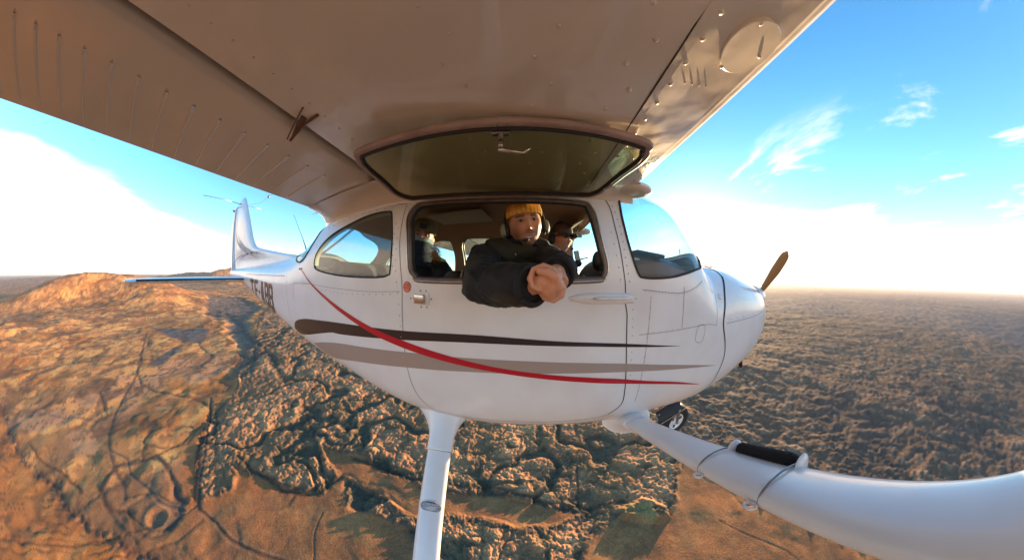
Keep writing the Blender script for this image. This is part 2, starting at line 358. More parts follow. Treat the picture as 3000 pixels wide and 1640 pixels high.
    c = c*(1-rub[:, None])+rb*rub[:, None]
    c = mixc(c, (.30, .21, .075), mound*sstep(n_d, .35, .6)*.8); 
    c = mixc(c, (.10, .085, .078), river*.85); c = mixc(c, (.33, .25, .17), river*sstep(n_d, .52, .6)*.6)
    c = mixc(c, (.075, .10, .105), (1-sstep(sdf(x+w1*20, y+w2*20, [(-1520, -60), (-1255, 207), (-1035, 130), (-1104, 72), (-1254, 20)]), -6, 8))*.85)
    c = mixc(c, (.085, .115, .11), (1-sstep(sdf(x+w1*14, y+w2*14, [(-1072, 43), (-1010, 55), (-880, -39), (-940, -64)]), -6, 8))*.8)
    c = mixc(c, (.46, .155, .04), cor*.85); c = mixc(c, (.60, .24, .07), cor*sstep(n_a, .5, .62)*.6); c = mixc(c, (.16, .06, .03), cor*grooves*.8)
    c = mixc(c, (.10, .048, .035), edge*sstep(n_b, .36, .55)*.85)
    c = mixc(c, (.14, .085, .05), np.exp(-(se/4.5)**2)*.75)
    c = mixc(c, (.40, .27, .17), np.exp(-((rc-21+w1*26)/2.2)**2)*.35); c = mixc(c, (.10, .07, .05), np.exp(-((rc-27+w1*8)/2.2)**2)*.8)
    c = mixc(c, (.13, .10, .07), sstep(rc, 15, 7)*.6)
    c = mixc(c, (.10, .055, .035), gl*left*.75); c = mixc(c, (.12, .065, .045), gl*(1-left)*(1-lava)*(1-rub)*.3)
    for P, wd, cc in (([(-387, -131), (-379, -113), (-363, -88), (-342, -72), (-318, -65), (-306, -68), (-301, -83), (-307, -102), (-324, -117), (-343, -124), (-360, -130)], 2.4, (.12, .07, .04)), ([(-456, -145), (-451, -160), (-427, -172), (-394, -167), (-371, -147), (-352, -122)], 4.5, (.13, .06, .035)), ([(-466, -138), (-458, -102), (-432, -70), (-392, -55), (-355, -54), (-328, -60)], 4.5, (.14, .075, .045)), ([(-355, -54), (-325, -58), (-306, -72), (-303, -90)], 6.5, (.06, .055, .05)),
                      ([(-848, -186), (-794, -196), (-729, -183), (-679, -169)], 4.0, (.12, .06, .03)), ([(-1301, -66), (-1163, -72), (-1069, -100), (-945, -89), (-895, -101), (-777, -92), (-702, -62), (-637, -9), (-575, 36), (-513, 47), (-471, 27)], 3.6, (.13, .065, .035)), ([(-822, -93), (-803, -25), (-854, 26), (-935, 96)], 2.8, (.16, .08, .045)), ([(-1066, 125), (-974, 117), (-848, 134)], 4.0, (.12, .07, .04)),
                      ([(-539, 55), (-513, 47), (-448, 18), (-385, -10), (-335, -34), (-306, -46)], 5.0, (.15, .055, .03)), ([(-866, -523), (-792, -398), (-704, -276), (-622, -156), (-601, -94), (-576, -31)], 3.0, (.20, .12, .08)), ([(-632, -344), (-563, -299), (-507, -255), (-437, -204)], 3.0, (.13, .055, .03)),
                      ([(-620, 180), (-827, 290), (-996, 313), (-1330, 374), (-1756, 403)], 16.0, (.055, .062, .052)), ([(-405, -377), (-378, -288), (-352, -216), (-334, -154)], 2.2, (.14, .06, .03)), ([(-294, -136), (-286, -110), (-278, -85), (-283, -48)], 1.8, (.17, .08, .04)),
                      ([(-341, 36), (-294, 44), (-245, 48), (-225, 57), (-206, 73), (-196, 104)], 3.5, (.035, .035, .025)), ([(-367, 182), (-310, 151), (-266, 146), (-236, 149)], 9.0, (.045, .048, .035)), ([(-787, 295), (-657, 263), (-563, 234), (-485, 213)], 11.0, (.05, .055, .04)), ([(75, 178), (64, 125)], 1.6, (.05, .04, .03)), ([(-200, 140), (-120, 142), (-28, 148), (17, 135), (65, 118), (110, 116)], 5.0, (.035, .038, .028)), ([(-480, -80), (-452, -60), (-430, -20), (-470, 20)], 2.5, (.16, .09, .05))):
        d = segd(x+w1*14+(n_b-.5)*wd*1.6, y+w2*14+(n_d-.5)*wd*2, P, False); k = np.exp(-(d/(wd*.8+r*.0010))**2); c = mixc(c, cc, k*.85); h = h-k*min(1.6, wd*.2)
    roads = [([(-1374, -77), (-1004, -95), (-843, -101), (-660, -143), (-585, -158), (-514, -153), (-454, -144), (-407, -130), (-381, -131)], 4.5, (.13, .075, .05)),
             ([(-514, -153), (-470, -120), (-430, -118), (-380, -95), (-345, -85), (-312, -60)], 2.2, (.12, .08, .055)),
             ([(-560, 60), (-486, 39), (-456, 27), (-389, 1), (-345, -22), (-308, -41), (-301, -44), (-269, -34), (-240, -31), (-206, -19), (-181, -8), (-150, -2), (-120, -16), (-60, -60)], 2.2, (.085, .05, .035)),
             ([(-308, -41), (-306, -60), (-309, -90), (-330, -140), (-300, -190)], 1.4, (.10, .06, .04)),
             ([(-183, 58), (-176, 35), (-160, 15), (-150, -2)], .7, (.13, .075, .05)),
             ([(-585, -158), (-610, -60), (-640, 20), (-560, 60)], 1.8, (.17, .09, .05)),
             ([(-843, -101), (-800, -30), (-820, 40), (-760, 90)], 3.0, (.14, .08, .05)), ([(-1004, -95), (-930, -20), (-1010, 60), (-1090, 120)], 3.0, (.13, .08, .06)),
             ([(230, 104), (250, 80), (300, 20), (374, -27), (420, -10)], .9, (.15, .07, .04)), ([(200, 60), (240, -10), (260, -120), (300, -200)], .9, (.16, .08, .045)),
             ([(217, 128), (222, 110), (245, 92)], .8, (.40, .24, .12))]
    for P, wd, cc in roads:
        d = segd(x+w1*5, y+w2*5, P, False); k = np.exp(-(d/(wd*.72+r*.0010))**2); c = mixc(c, cc, k*.95); h = h-k*.35*(wd > .6)
        if wd in (2.2,): k2 = np.exp(-((d-wd*1.9)/(.7+r*.0006))**2); c = mixc(c, (.34, .2, .11), k2*.5)
    c = c*(.86+.28*n_b[:, None])
    h = h*sstep(r, 0, 60) if False else h
    z = GZ+h
    nr, na = len(rr), len(azf); idx = np.arange(nr*na).reshape(nr, na); nxt = np.roll(idx, -1, 1)
    quads = np.stack([idx[:-1], nxt[:-1], nxt[1:], idx[1:]], -1).reshape(-1, 4)
    V = np.stack([x, y, z], -1)
    cidx = len(V); V = np.vstack([V, [[-1.13, -1.39, GZ]]]); c = np.vstack([c, c[:1]])
    tri = np.stack([np.full(na, cidx), nxt[0], idx[0]], -1)
    me = bpy.data.meshes.new('ground'); nq, ntr = len(quads), len(tri)
    me.vertices.add(len(V)); me.vertices.foreach_set('co', V.astype(np.float32).ravel())
    me.loops.add(nq*4+ntr*3); me.loops.foreach_set('vertex_index', np.concatenate([quads.ravel(), tri.ravel()]).astype(np.int32))
    me.polygons.add(nq+ntr); me.polygons.foreach_set('loop_start', np.concatenate([np.arange(nq)*4, nq*4+np.arange(ntr)*3]).astype(np.int32))
    me.update(calc_edges=True); me.validate(); me.shade_smooth()
    at = me.color_attributes.new('albedo_and_shade', 'FLOAT_COLOR', 'POINT')
    at.data.foreach_set('color', np.concatenate([np.clip(c, .01, .8), np.ones((len(c), 1))], 1).astype(np.float32).ravel())
    m = bpy.data.materials.new('volcanic_ground'); m.use_nodes = True; t = m.node_tree; b = t.nodes['Principled BSDF']; b.inputs['Roughness'].default_value = .95
    b.inputs['Specular IOR Level'].default_value = .1
    a = t.nodes.new('ShaderNodeAttribute'); a.attribute_name = 'albedo_and_shade'; g = t.nodes.new('ShaderNodeNewGeometry')
    n = t.nodes.new('ShaderNodeTexNoise'); n.inputs['Scale'].default_value = .55; n.inputs['Detail'].default_value = 7; n.inputs['Roughness'].default_value = .65; t.links.new(g.outputs['Position'], n.inputs[0])
    mr = t.nodes.new('ShaderNodeMapRange'); mr.inputs[1].default_value = .3; mr.inputs[2].default_value = .7; mr.inputs[3].default_value = .62; mr.inputs[4].default_value = 1.35; t.links.new(n.outputs[0], mr.inputs[0])
    vm = t.nodes.new('ShaderNodeVectorMath'); vm.operation = 'SCALE'; t.links.new(a.outputs['Color'], vm.inputs[0]); t.links.new(mr.outputs[0], vm.inputs['Scale']); t.links.new(vm.outputs[0], b.inputs['Base Color'])
    bp = t.nodes.new('ShaderNodeBump'); bp.inputs['Strength'].default_value = .55; bp.inputs['Distance'].default_value = 1.2; t.links.new(n.outputs[0], bp.inputs['Height']); t.links.new(bp.outputs[0], b.inputs['Normal'])
    return link('ground', me, m, None, 'structure')
ground = build_terrain()
# ------------------------------------------------------------------ fuselage shape
# x, bottom z, top z, half width, corner exponent above, below
ST = np.array([
(-6.35,-0.02,0.13,.05,2.2,2.2),
(-5.6,-.08,.15,.11,2.2,2.6),
(-4.9,-.17,.17,.18,2.3,3.0),
(-4.1,-.32,.20,.27,2.4,3.4),
(-3.5,-.43,.225,.34,2.6,3.6),
(-3.15,-.50,.26,.38,2.8,3.8),
(-2.85,-.565,.37,.415,2.9,3.9),
(-2.6,-.62,.49,.445,3.2,4.0),
(-2.3,-.69,.585,.475,3.8,4.0),
(-2.0,-.76,.60,.505,4,4.2),
(-1.7,-.815,.60,.525,4,4.4),
(-1.2,-.845,.60,.535,4,4.4),
(-.75,-.845,.60,.535,4,4.4),
(-.6,-.845,.60,.53,4,4.4),
(-.45,-.845,.60,.525,3.8,4.2),
(-.3,-.84,.585,.515,3.2,4.0),
(-.1,-.835,.385,.50,3.0,3.8),
(.1,-.825,.185,.485,2.7,3.4),
(.25,-.81,.175,.47,2.9,3.2),
(.4,-.79,.165,.455,3.0,3.0),
(.65,-.735,.125,.425,2.8,2.6),
(.92,-.65,.075,.37,2.6,2.5),
(1.11,-.545,.02,.30,2.4,2.4),
(1.215,-.44,-.04,.235,2.2,2.2),
(1.265,-.36,-.10,.16,2.1,2.1),
])
def pch(xs, ys, x):
    h = np.diff(xs); d = np.diff(ys)/h; m = np.zeros(len(xs))
    for i in range(1, len(xs)-1):
        if d[i-1]*d[i] > 0:
            a1 = 2*h[i]+h[i-1]; a2 = h[i]+2*h[i-1]; m[i] = (a1+a2)/(a1/d[i-1]+a2/d[i])
    m[0], m[-1] = d[0], d[-1]
    i = np.clip(np.searchsorted(xs, x)-1, 0, len(xs)-2); t = (x-xs[i])/h[i]
    return ((2*t**3-3*t**2+1)*ys[i]+(t**3-2*t**2+t)*h[i]*m[i]+(-2*t**3+3*t**2)*ys[i+1]+(t**3-t**2)*h[i]*m[i+1])
LX = np.linspace(ST[0, 0], ST[-1, 0], 900); NU = 481; LU = np.linspace(0, 1, NU)
def _lut():
    x = LX; zb, zt, w, nu, nl = [pch(ST[:, 0], ST[:, k], x)[:, None] for k in range(1, 6)]
    zc = zb+(zt-zb)*.52; ph = np.linspace(0, np.pi, 1201)[None, :]
    c = -np.cos(ph); s = np.sin(ph); upm = c > 0
    n = np.where(upm, nu, nl)
    yy = -w*np.abs(s)**(2/n); zz = zc+np.where(upm, (zt-zc), (zc-zb))*np.sign(c)*np.abs(c)**(2/n)
    L = np.concatenate([np.zeros((len(x), 1)), np.cumsum(np.hypot(np.diff(yy, axis=1), np.diff(zz, axis=1)), 1)], 1); L = L/L[:, -1:]*.5
    Y = np.zeros((len(x), NU)); Z = np.zeros((len(x), NU)); h = NU//2+1
    for i in range(len(x)):
        Y[i, :h] = np.interp(LU[:h], L[i], yy[i]); Z[i, :h] = np.interp(LU[:h], L[i], zz[i])
    Y[:, h-1] = 0; Y[:, 0] = 0
    Y[:, h:] = -Y[:, :h-1][:, ::-1]; Z[:, h:] = Z[:, :h-1][:, ::-1]
    return Y, Z
LY, LZ = _lut()
def S(x, u, off=0.0):
    """points on the fuselage skin; u runs 0 belly, .25 right side, .5 roof, .75 left side"""
    x = np.asarray(x, float); u = np.asarray(u, float)
    def P(x, u):
        u = np.clip(u, 0, 1); x = np.clip(x, LX[0], LX[-1])
        a = (x-LX[0])/(LX[-1]-LX[0])*(len(LX)-1); i = np.clip(a.astype(int), 0, len(LX)-2); ta = a-i
        b = u*(NU-1); j = np.clip(b.astype(int), 0, NU-2); tb = b-j
        def g(T): return (T[i, j]*(1-tb)+T[i, j+1]*tb)*(1-ta)+(T[i+1, j]*(1-tb)+T[i+1, j+1]*tb)*ta
        return np.stack([x, g(LY), g(LZ)], -1)
    p = P(x, u)
    e, k = .012, .004
    dx = P(x+e, u)-P(x-e, u); du = P(x, np.clip(u+k, 0, 1))-P(x, np.clip(u-k, 0, 1))
    n = np.cross(du, dx); n /= np.maximum(np.linalg.norm(n, axis=-1, keepdims=True), 1e-9)
    # outward on the right side is -Y
    cen = np.stack([p[..., 0], 0*p[..., 1], (LZ[0, 0]+0*p[..., 2])], -1)
    ref = p-np.stack([p[..., 0], 0*p[..., 0], 0*p[..., 0]-.1], -1)
    n = n*np.where((n*ref).sum(-1) < 0, -1, 1)[..., None]
    return p+n*np.asarray(off)[..., None] if np.ndim(off) else p+n*off, n
def XZ(x, z, port=False):
    """(x, z) seen from the side -> (x, u)"""
    x = np.atleast_1d(np.asarray(x, float)); z = np.atleast_1d(np.asarray(z, float)); u = np.zeros(len(x)); h = NU//2+1
    for i in range(len(x)):
        a = np.clip((x[i]-LX[0])/(LX[-1]-LX[0])*(len(LX)-1), 0, len(LX)-1.001); k = int(a); t = a-k
        zr = LZ[k, :h]*(1-t)+LZ[k+1, :h]*t; u[i] = np.interp(z[i], zr, LU[:h])
    return np.stack([x, 1-u if port else u], -1)
def smooth_loop(P, n=6, closed=True):
    P = np.array(P, float); m = len(P); out = []
    rng = range(m) if closed else range(m-1)
    for i in rng:
        p0 = P[(i-1) % m] if (closed or i > 0) else P[0]; p1 = P[i]; p2 = P[(i+1) % m]; p3 = P[(i+2) % m] if (closed or i+2 < m) else P[-1]
        for k in range(n):
            t = k/n; out.append(.5*((2*p1)+(-p0+p2)*t+(2*p0-5*p1+4*p2-p3)*t*t+(-p0+3*p1-3*p2+p3)*t**3))
    if not closed: out.append(P[-1])
    return np.array(out)
US = 3.6   # metres per unit of u, roughly
def patch(name, inside, holes, hx, off, m, parent, bounds=None, extra=None, kind=None, flip=False):
    """triangulated piece of the skin: inside = loop in (x,u) or None with bounds, holes = loops"""
    loops = ([np.array(inside)] if inside is not None else [])+[np.array(h) for h in holes]
    if bounds is None:
        lo = loops[0].min(0); hi = loops[0].max(0)
    else: lo, hi = np.array(bounds[0]), np.array(bounds[1])
    hu = hx/US
    gx = np.linspace(lo[0], hi[0], max(2, int((hi[0]-lo[0])/hx)+2)); gu = np.linspace(lo[1], hi[1], max(2, int((hi[1]-lo[1])/hu)+2))
    GX, GU = np.meshgrid(gx, gu); g = np.stack([GX.ravel(), GU.ravel()], -1)
    keep = np.ones(len(g), bool)
    for L in loops+([np.array(extra)] if extra is not None else []):
        Ls = L*[1, US]; keep &= segd(g[:, 0], g[:, 1]*US, Ls, extra is None or L is not loops[-1]) > hx*.35
    if inside is not None: keep &= inpoly(g[:, 0], g[:, 1], loops[0])
    for h in holes: keep &= ~inpoly(g[:, 0], g[:, 1], np.array(h))
    g = g[keep]; pts = [g]; edges = []; base = len(g)
    for L in loops:
        pts.append(L); edges += [(base+i, base+(i+1) % len(L)) for i in range(len(L))]; base += len(L)
    if extra is not None:
        E = np.array(extra); pts.append(E); edges += [(base+i, base+i+1) for i in range(len(E)-1)]; base += len(E)
    A = np.concatenate(pts)
    vo, _, fo, *_ = delaunay_2d_cdt([Vector((float(a), float(b*US))) for a, b in A], edges, [], 0, 1e-5)
    V = np.array([[v.x, v.y/US] for v in vo]); F = np.array([f for f in fo if len(f) == 3])
    cen = V[F].mean(1); ok = np.ones(len(F), bool)
    if inside is not None: ok &= inpoly(cen[:, 0], cen[:, 1], loops[0])
    for h in holes: ok &= ~inpoly(cen[:, 0], cen[:, 1], np.array(h))
    F = F[ok]; P, N = S(V[:, 0], V[:, 1], off)
    if flip: N = -N
    fn = np.cross(P[F[:, 1]]-P[F[:, 0]], P[F[:, 2]]-P[F[:, 0]]); bad = (fn*N[F[:, 0]]).sum(1) < 0; F[bad] = F[bad][:, ::-1]
    used = np.unique(F); mp = -np.ones(len(V), int); mp[used] = np.arange(len(used))
    return mesh(name, P[used], mp[F], m, parent, True, kind, N[used])
def strip(P, N, w, lift=.0012):
    """flat ribbon of width w along points P with normals N"""
    P = np.array(P); m = len(P); w = np.broadcast_to(np.asarray(w, float), (m,)); T = np.gradient(P, axis=0); T /= np.linalg.norm(T, axis=1)[:, None]
    B = np.cross(T, N); B /= np.linalg.norm(B, axis=1)[:, None]
    V = np.concatenate([P+N*lift-B*w[:, None]/2, P+N*lift+B*w[:, None]/2]); F = [(i, i+1, m+i+1, m+i) for i in range(m-1)]
    return V, F
def joint_line(mb, xz, w=.004, port=False, n=8, lift=.0012, smooth=True):
    L = smooth_loop(xz, n, False) if smooth else np.array([np.array(xz[i])*(1-t)+np.array(xz[i+1])*t for i in range(len(xz)-1) for t in np.linspace(0, 1, 12)])
    q = XZ(L[:, 0], L[:, 1], port); P, N = S(q[:, 0], q[:, 1]); mb.add(*strip(P, N, w, lift)); return mb
def moulding(name, loop, a, b, m, parent, off=0.0, closed=True, n=8):
    """rounded trim of half width a and half height b swept along a loop on the skin"""
    P, N = S(loop[:, 0], loop[:, 1], off); k = len(P)
    T = np.roll(P, -1, 0)-np.roll(P, 1, 0) if closed else np.gradient(P, axis=0); T /= np.linalg.norm(T, axis=1)[:, None]; B = np.cross(T, N)
    V = []; F = []
    for i in range(k):
        for j in range(n):
            w = 2*math.pi*j/n; V.append(P[i]+B[i]*a*math.cos(w)+N[i]*b*math.sin(w))
    for i in range(k if closed else k-1):
        for j in range(n): i2 = (i+1) % k; F.append((i*n+j, i*n+(j+1) % n, i2*n+(j+1) % n, i2*n+j))
    return mesh(name, V, F, m, parent)

door_front = [(-.731, .472), (-.712, .40), (-.703, .308), (-.686, .211), (-.668, .102), (-.657, .04), (-.629, -.234), (-.603, -.417), (-.59, -.50), (-.585, -.60), (-.64, -.675)]
door_rear = [(-1.735, .43), (-1.735, .25), (-1.722, .12), (-1.708, .004), (-1.711, -.183), (-1.706, -.422), (-1.687, -.549), (-1.655, -.632), (-1.608, -.69)]
door_bottom = [(-.64, -.675), (-.76, -.70), (-1.0, -.71), (-1.311, -.71), (-1.486, -.707), (-1.608, -.69)]
win_out = [(-1.693, .237), (-1.71, .346), (-1.683, .414), (-1.599, .432), (-1.215, .428), (-.875, .423), (-.804, .389), (-.782, .302), (-.764, .207), (-.746, .115), (-.757, .066), (-.806, .044), (-1.174, .032), (-1.588, .029), (-1.649, .054), (-1.676, .103)]
win_in = [(-1.652, .235), (-1.668, .333), (-1.649, .389), (-1.582, .407), (-1.214, .405), (-.878, .403), (-.833, .368), (-.81, .268), (-.79, .175), (-.773, .114), (-.786, .076), (-.831, .062), (-1.174, .051), (-1.57, .049), (-1.616, .066), (-1.641, .103)]
rear_win = [(-2.547, .127), (-2.539, .186), (-2.488, .242), (-2.398, .293), (-2.303, .329), (-2.181, .36), (-2.059, .388), (-1.951, .404), (-1.861, .404), (-1.821, .384), (-1.785, .243), (-1.785, .086), (-1.803, .059), (-1.863, .048), (-1.998, .046), (-2.194, .052), (-2.399, .072), (-2.521, .096)]
shield = [(-.632, .530), (-.655, .385), (-.650, .296), (-.634, .215), (-.605, .128), (-.582, .082), (-.56, .070), (-.483, .067), (-.366, .076), (-.258, .097), (-.17, .118), (-.09, .135)]
def loop_xu(L, port=False, n=5):
    s = smooth_loop(L, n); q = XZ(s[:, 0], s[:, 1], port); return q[::-1] if port else q
WO, WI, RW = loop_xu(win_out), loop_xu(win_in), loop_xu(rear_win)
WOp, WIp, RWp = loop_xu(win_out, True), loop_xu(win_in, True), loop_xu(rear_win, True)
sh = smooth_loop(shield, 4, False); shu = XZ(sh[:, 0], sh[:, 1])
endu = shu[-1, 1]; cc = np.linspace(endu, .5, 10)[1:]
base = np.stack([shu[-1, 0]+(.03-shu[-1, 0])*np.sin((cc-endu)/(.5-endu)*math.pi/2), cc], -1)
half = np.concatenate([shu, base]); other = half[::-1][1:].copy(); other[:, 1] = 1-other[:, 1]
topu = np.linspace(other[-1, 1], shu[0, 1], 24)[1:-1]; topx = -.632+.10*np.sin((topu-topu.min())/(topu.max()-topu.min())*math.pi)
SH = np.concatenate([half, other, np.stack([topx, topu], -1)])
# rear windscreen
rb = smooth_loop([(-2.62, .37), (-2.66, .44), (-2.61, .5), (-2.66, .56), (-2.62, .63), (-2.80, .665), (-3.02, .63), (-3.09, .56), (-3.11, .5), (-3.09, .44), (-3.02, .37), (-2.80, .335)], 4)
# nose joint
ns = [(.275, .094), (.205, .003), (.170, -.102), (.152, -.208), (.205, -.327), (.232, -.425), (.218, -.535), (.205, -.62), (.17, -.70)]
nsl = smooth_loop(ns, 5, False); nsu = XZ(nsl[:, 0], nsl[:, 1])
nose_cut = np.concatenate([[[.30, .5]], [[.292, .44]], nsu, [[.14, .04]], [[.13, 0]]])
nose_cut = np.concatenate([np.stack([nose_cut[:, 0], 1-nose_cut[:, 1]], -1)[::-1], nose_cut[1:]])[::-1]   # u from 0 to 1
# ------------------------------------------------------------------ the aeroplane
plane = empty('light_aeroplane', (0, 0, 0))
tag(plane, 'white high-wing light aeroplane with red, black and tan stripes, flying with its side window open', 'aeroplane')
PL = plane
doorloop = np.concatenate([door_front[:-1], door_bottom, door_rear[::-1][1:]])
# inner corner points of the door as a closed loop (front down, bottom back, rear up, top forward)
dtop = [(-1.70, .452), (-1.3, .462), (-.9, .468)]
DL = np.concatenate([smooth_loop(np.concatenate([door_front, door_bottom[1:], door_rear[::-1][1:]]), 4, False), dtop])
DLu = XZ(DL[:, 0], DL[:, 1])
def in_cut(cx, cu): return cx > np.interp(cu, nose_cut[:, 1], nose_cut[:, 0])
aft = np.concatenate([[[LX[0], 0.0]], nose_cut, [[LX[0], 1.0]]])
fore = np.concatenate([nose_cut[::-1], [[LX[-1], 0.0]], [[LX[-1], 1.0]]])
def dens(L, hx=.05):
    o = []
    for i in range(len(L)):
        a, b = L[i], L[(i+1) % len(L)]; n = max(1, int(np.hypot((b-a)[0], (b-a)[1]*US)/hx)); o += [a*(1-t)+b*t for t in np.arange(n)/n]
    return np.array(o)
skin = patch('fuselage_skin', dens(aft), [DLu, RW, WOp, RWp, SH, rb], .045, 0.0, M_['white'], PL)
nose = patch('engine_cowling', dens(fore), [], .04, 0.0, M_['white'], PL)
door = patch('cabin_door', DLu, [WO], .04, 0.0, M_['white'], PL)
# blunt front of the cowling
P, N = S(np.full(49, LX[-1]), np.linspace(0, 1, 49)); mesh('cowling_front', np.concatenate([P, [[LX[-1]+.02, 0, P[:, 2].mean()]]]), [(i, i+1, 49) for i in range(48)], M_['white'], nose)
# black rubber gap between the engine cowling and the fuselage
q = np.array([nose_cut[i] for i in range(len(nose_cut))]); q = np.concatenate([q[i]*(1-t)+q[i+1]*t for i in range(len(q)-1) for t in np.linspace(0, 1, 4)[:-1]]).reshape(-1, 2)
P, N = S(q[:, 0], q[:, 1]); wdt = np.interp(P[:, 2], [-.75, -.35, -.15, .1, .2], [.006, .010, .017, .018, .014]); V, F = strip(P, N, wdt, .002)
mesh('cowling_seal', V, F, M_['rubber'], nose)
# cabin lining, a second skin inside the first
cab = np.array([[-3.12, .19], [-.40, .19], [-.40, .81], [-3.12, .81]])
patch('cabin_lining', dens(cab), [WO, RW, WOp, RWp, SH, rb], .05, -.035, M_['liner'], PL, flip=True)
def jamb(name, loop, m, d0=0.0, d1=-.036):
    a, _ = S(loop[:, 0], loop[:, 1], d0); b, _ = S(loop[:, 0], loop[:, 1], d1); k = len(a)
    mesh(name, np.concatenate([a, b]), [(i, (i+1) % k, k+(i+1) % k, k+i) for i in range(k)], m, PL)
for L in (WO, WOp): jamb('window_jamb', L, M_['steel'])
for L in (RW, RWp, SH, rb): jamb('window_jamb', L, M_['liner_l'])
# window mouldings
mid = (WO+WI)/2
wf = moulding('window_frame', mid, .015, .011, M_['frame'], door, .004)
moulding('window_seal', WI, .006, .008, M_['rubber'], wf, .000)
moulding('window_channel', (mid+WO)/2, .0035, .004, M_['chrome'], wf, .0145)
for L in (WOp,):
    fr = moulding('window_frame', L, .014, .010, M_['frame'], skin, .002)
    patch('pane', L, [], .08, -.004, M_['glass'], fr)
for L in (RW, RWp):
    fr = moulding('window_rim', L, .005, .004, M_['seal'], skin, .000); fr.name = 'window_seal'
    patch('pane', L, [], .08, -.005, M_['glass_rear'], fr)
ws = patch('windscreen', SH, [], .05, -.003, M_['glass'], PL); moulding('windscreen_seal', SH, .006, .004, M_['seal'], ws, .003)
rw_ = patch('rear_windscreen', rb, [], .06, -.003, M_['glass_rear'], PL); moulding('windscreen_seal', rb, .006, .004, M_['seal'], rw_, .003)
P, N = S(np.linspace(-3.1, -2.63, 10), np.full(10, .5), -.01)
MB().tube([tuple(p) for p in P], .012, 6).build('centre_strip', M_['liner_l'], rw_)
# joints of the skin panels
mb = MB(); 
joint_line(mb, door_front[:6], .0045); joint_line(mb, [(-.657, .04), (-.655, -.006), (-.612, -.006), (-.609, -.046), (-.653, -.05), (-.640, -.10)], .005, smooth=False)
joint_line(mb, [(-.640, -.10)]+door_front[6:], .0055)
mb.build('door_gap', M_['seal'], door)
mb = MB(); joint_line(mb, door_rear, .0035); joint_line(mb, door_bottom, .0035)
joint_line(mb, [(-.275, .027), (-.270, -.19)], .003); joint_line(mb, [(.070, -.01), (.074, -.10), (.066, -.205)], .003)
joint_line(mb, [(-.56, -.205), (-.3, -.20), (-.05, -.19), (.066, -.205)], .0025)
joint_line(mb, [(-.507, -.02), (-.507, -.3), (-.50, -.6)], .002)
joint_line(mb, [(-.56, .012), (-.42, .0), (-.3, -.005), (-.19, .018), (-.10, .06)], .003)
joint_line(mb, [(-.094, -.186), (-.13, -.20), (-.135, -.27), (-.105, -.292), (-.062, -.28), (-.058, -.20), (-.094, -.186)], .0025)
joint_line(mb, [(-2.93, -.012), (-2.75, -.01), (-2.6, -.008)], .003); joint_line(mb, [(-2.93, -.012), (-2.935, -.06), (-2.925, -.13)], .003)
joint_line(mb, [(-4.9, .055), (-4.2, .05), (-3.6, .045), (-3.17, .045)], .006)
joint_line(mb, [(-3.12, .06), (-3.10, -.1), (-3.05, -.3), (-2.98, -.45)], .003)
joint_line(mb, [(.19, -.205), (.45, -.20), (.75, -.19), (1.03, -.165)], .003)
joint_line(mb, [(-1.74, .44), (-1.9, .45), (-2.2, .44), (-2.5, .40)], .003)
joint_line(mb, [(-1.72, -.02), (-2.0, -.03), (-2.4, -.02), (-2.75, .0)], .002)
joint_line(mb, [(-.6, -.69), (-.7, -.73), (-.9, -.745), (-1.3, -.745), (-1.62, -.73)], .003)
mb.build('panel_joints', M_['joint'], skin)
# rivets of the fuselage: too small to pick apart, one part
mb = MB(); dome = []
def rivet_row(L, sp, r=.0042, both=False):
    L = smooth_loop(L, 12, False); q = XZ(L[:, 0], L[:, 1]); P, N = S(q[:, 0], q[:, 1]); s = np.concatenate([[0], np.cumsum(np.linalg.norm(np.diff(P, axis=0), axis=1))])
    for t in np.arange(sp*.5, s[-1], sp):
        p = np.array([np.interp(t, s, P[:, k]) for k in range(3)]); n = np.array([np.interp(t, s, N[:, k]) for k in range(3)])
        mb.ball(p, (r, r, r*.5), 6, 4, Vector(n).to_track_quat('Z', 'Y').to_matrix())
rivet_row([(-.705, .46), (-.675, .30), (-.655, .15), (-.632, .04)], .037, .0042); rivet_row([(-.728, .30), (-.70, .15), (-.68, .05)], .055, .004)
rivet_row([(-.610, -.06), (-.60, -.2), (-.575, -.42)], .042); rivet_row([(-.507, -.05), (-.507, -.3), (-.50, -.6)], .05)
rivet_row([(-.55, .004), (-.42, -.008), (-.3, -.012), (-.19, .010), (-.10, .05)], .021, .003); rivet_row([(-.50, -.198), (-.3, -.193), (.05, -.198)], .045, .003)
rivet_row([(-1.755, .38), (-1.752, .1), (-1.73, -.1), (-1.725, -.42)], .055); rivet_row([(-1.775, .35), (-1.77, .06)], .055)
rivet_row([(-1.76, -.035), (-2.1, -.05), (-2.5, -.04), (-2.75, -.02)], .05); rivet_row([(-3.15, .03), (-3.6, .03), (-4.4, .035)], .07)
rivet_row([(-3.08, .02), (-3.06, -.15), (-2.99, -.35)], .05); rivet_row([(.20, -.185), (.45, -.18), (.75, -.17), (1.03, -.145)], .10, .006); rivet_row([(-1.8, .425), (-2.1, .42), (-2.45, .37)], .06)
rivet_row([(-.60, -.03), (-.585, -.03)], .012); rivet_row([(.10, -.05), (.10, -.10)], .03)
mb.build('rivets', M_['rivet'], skin, kind='stuff')
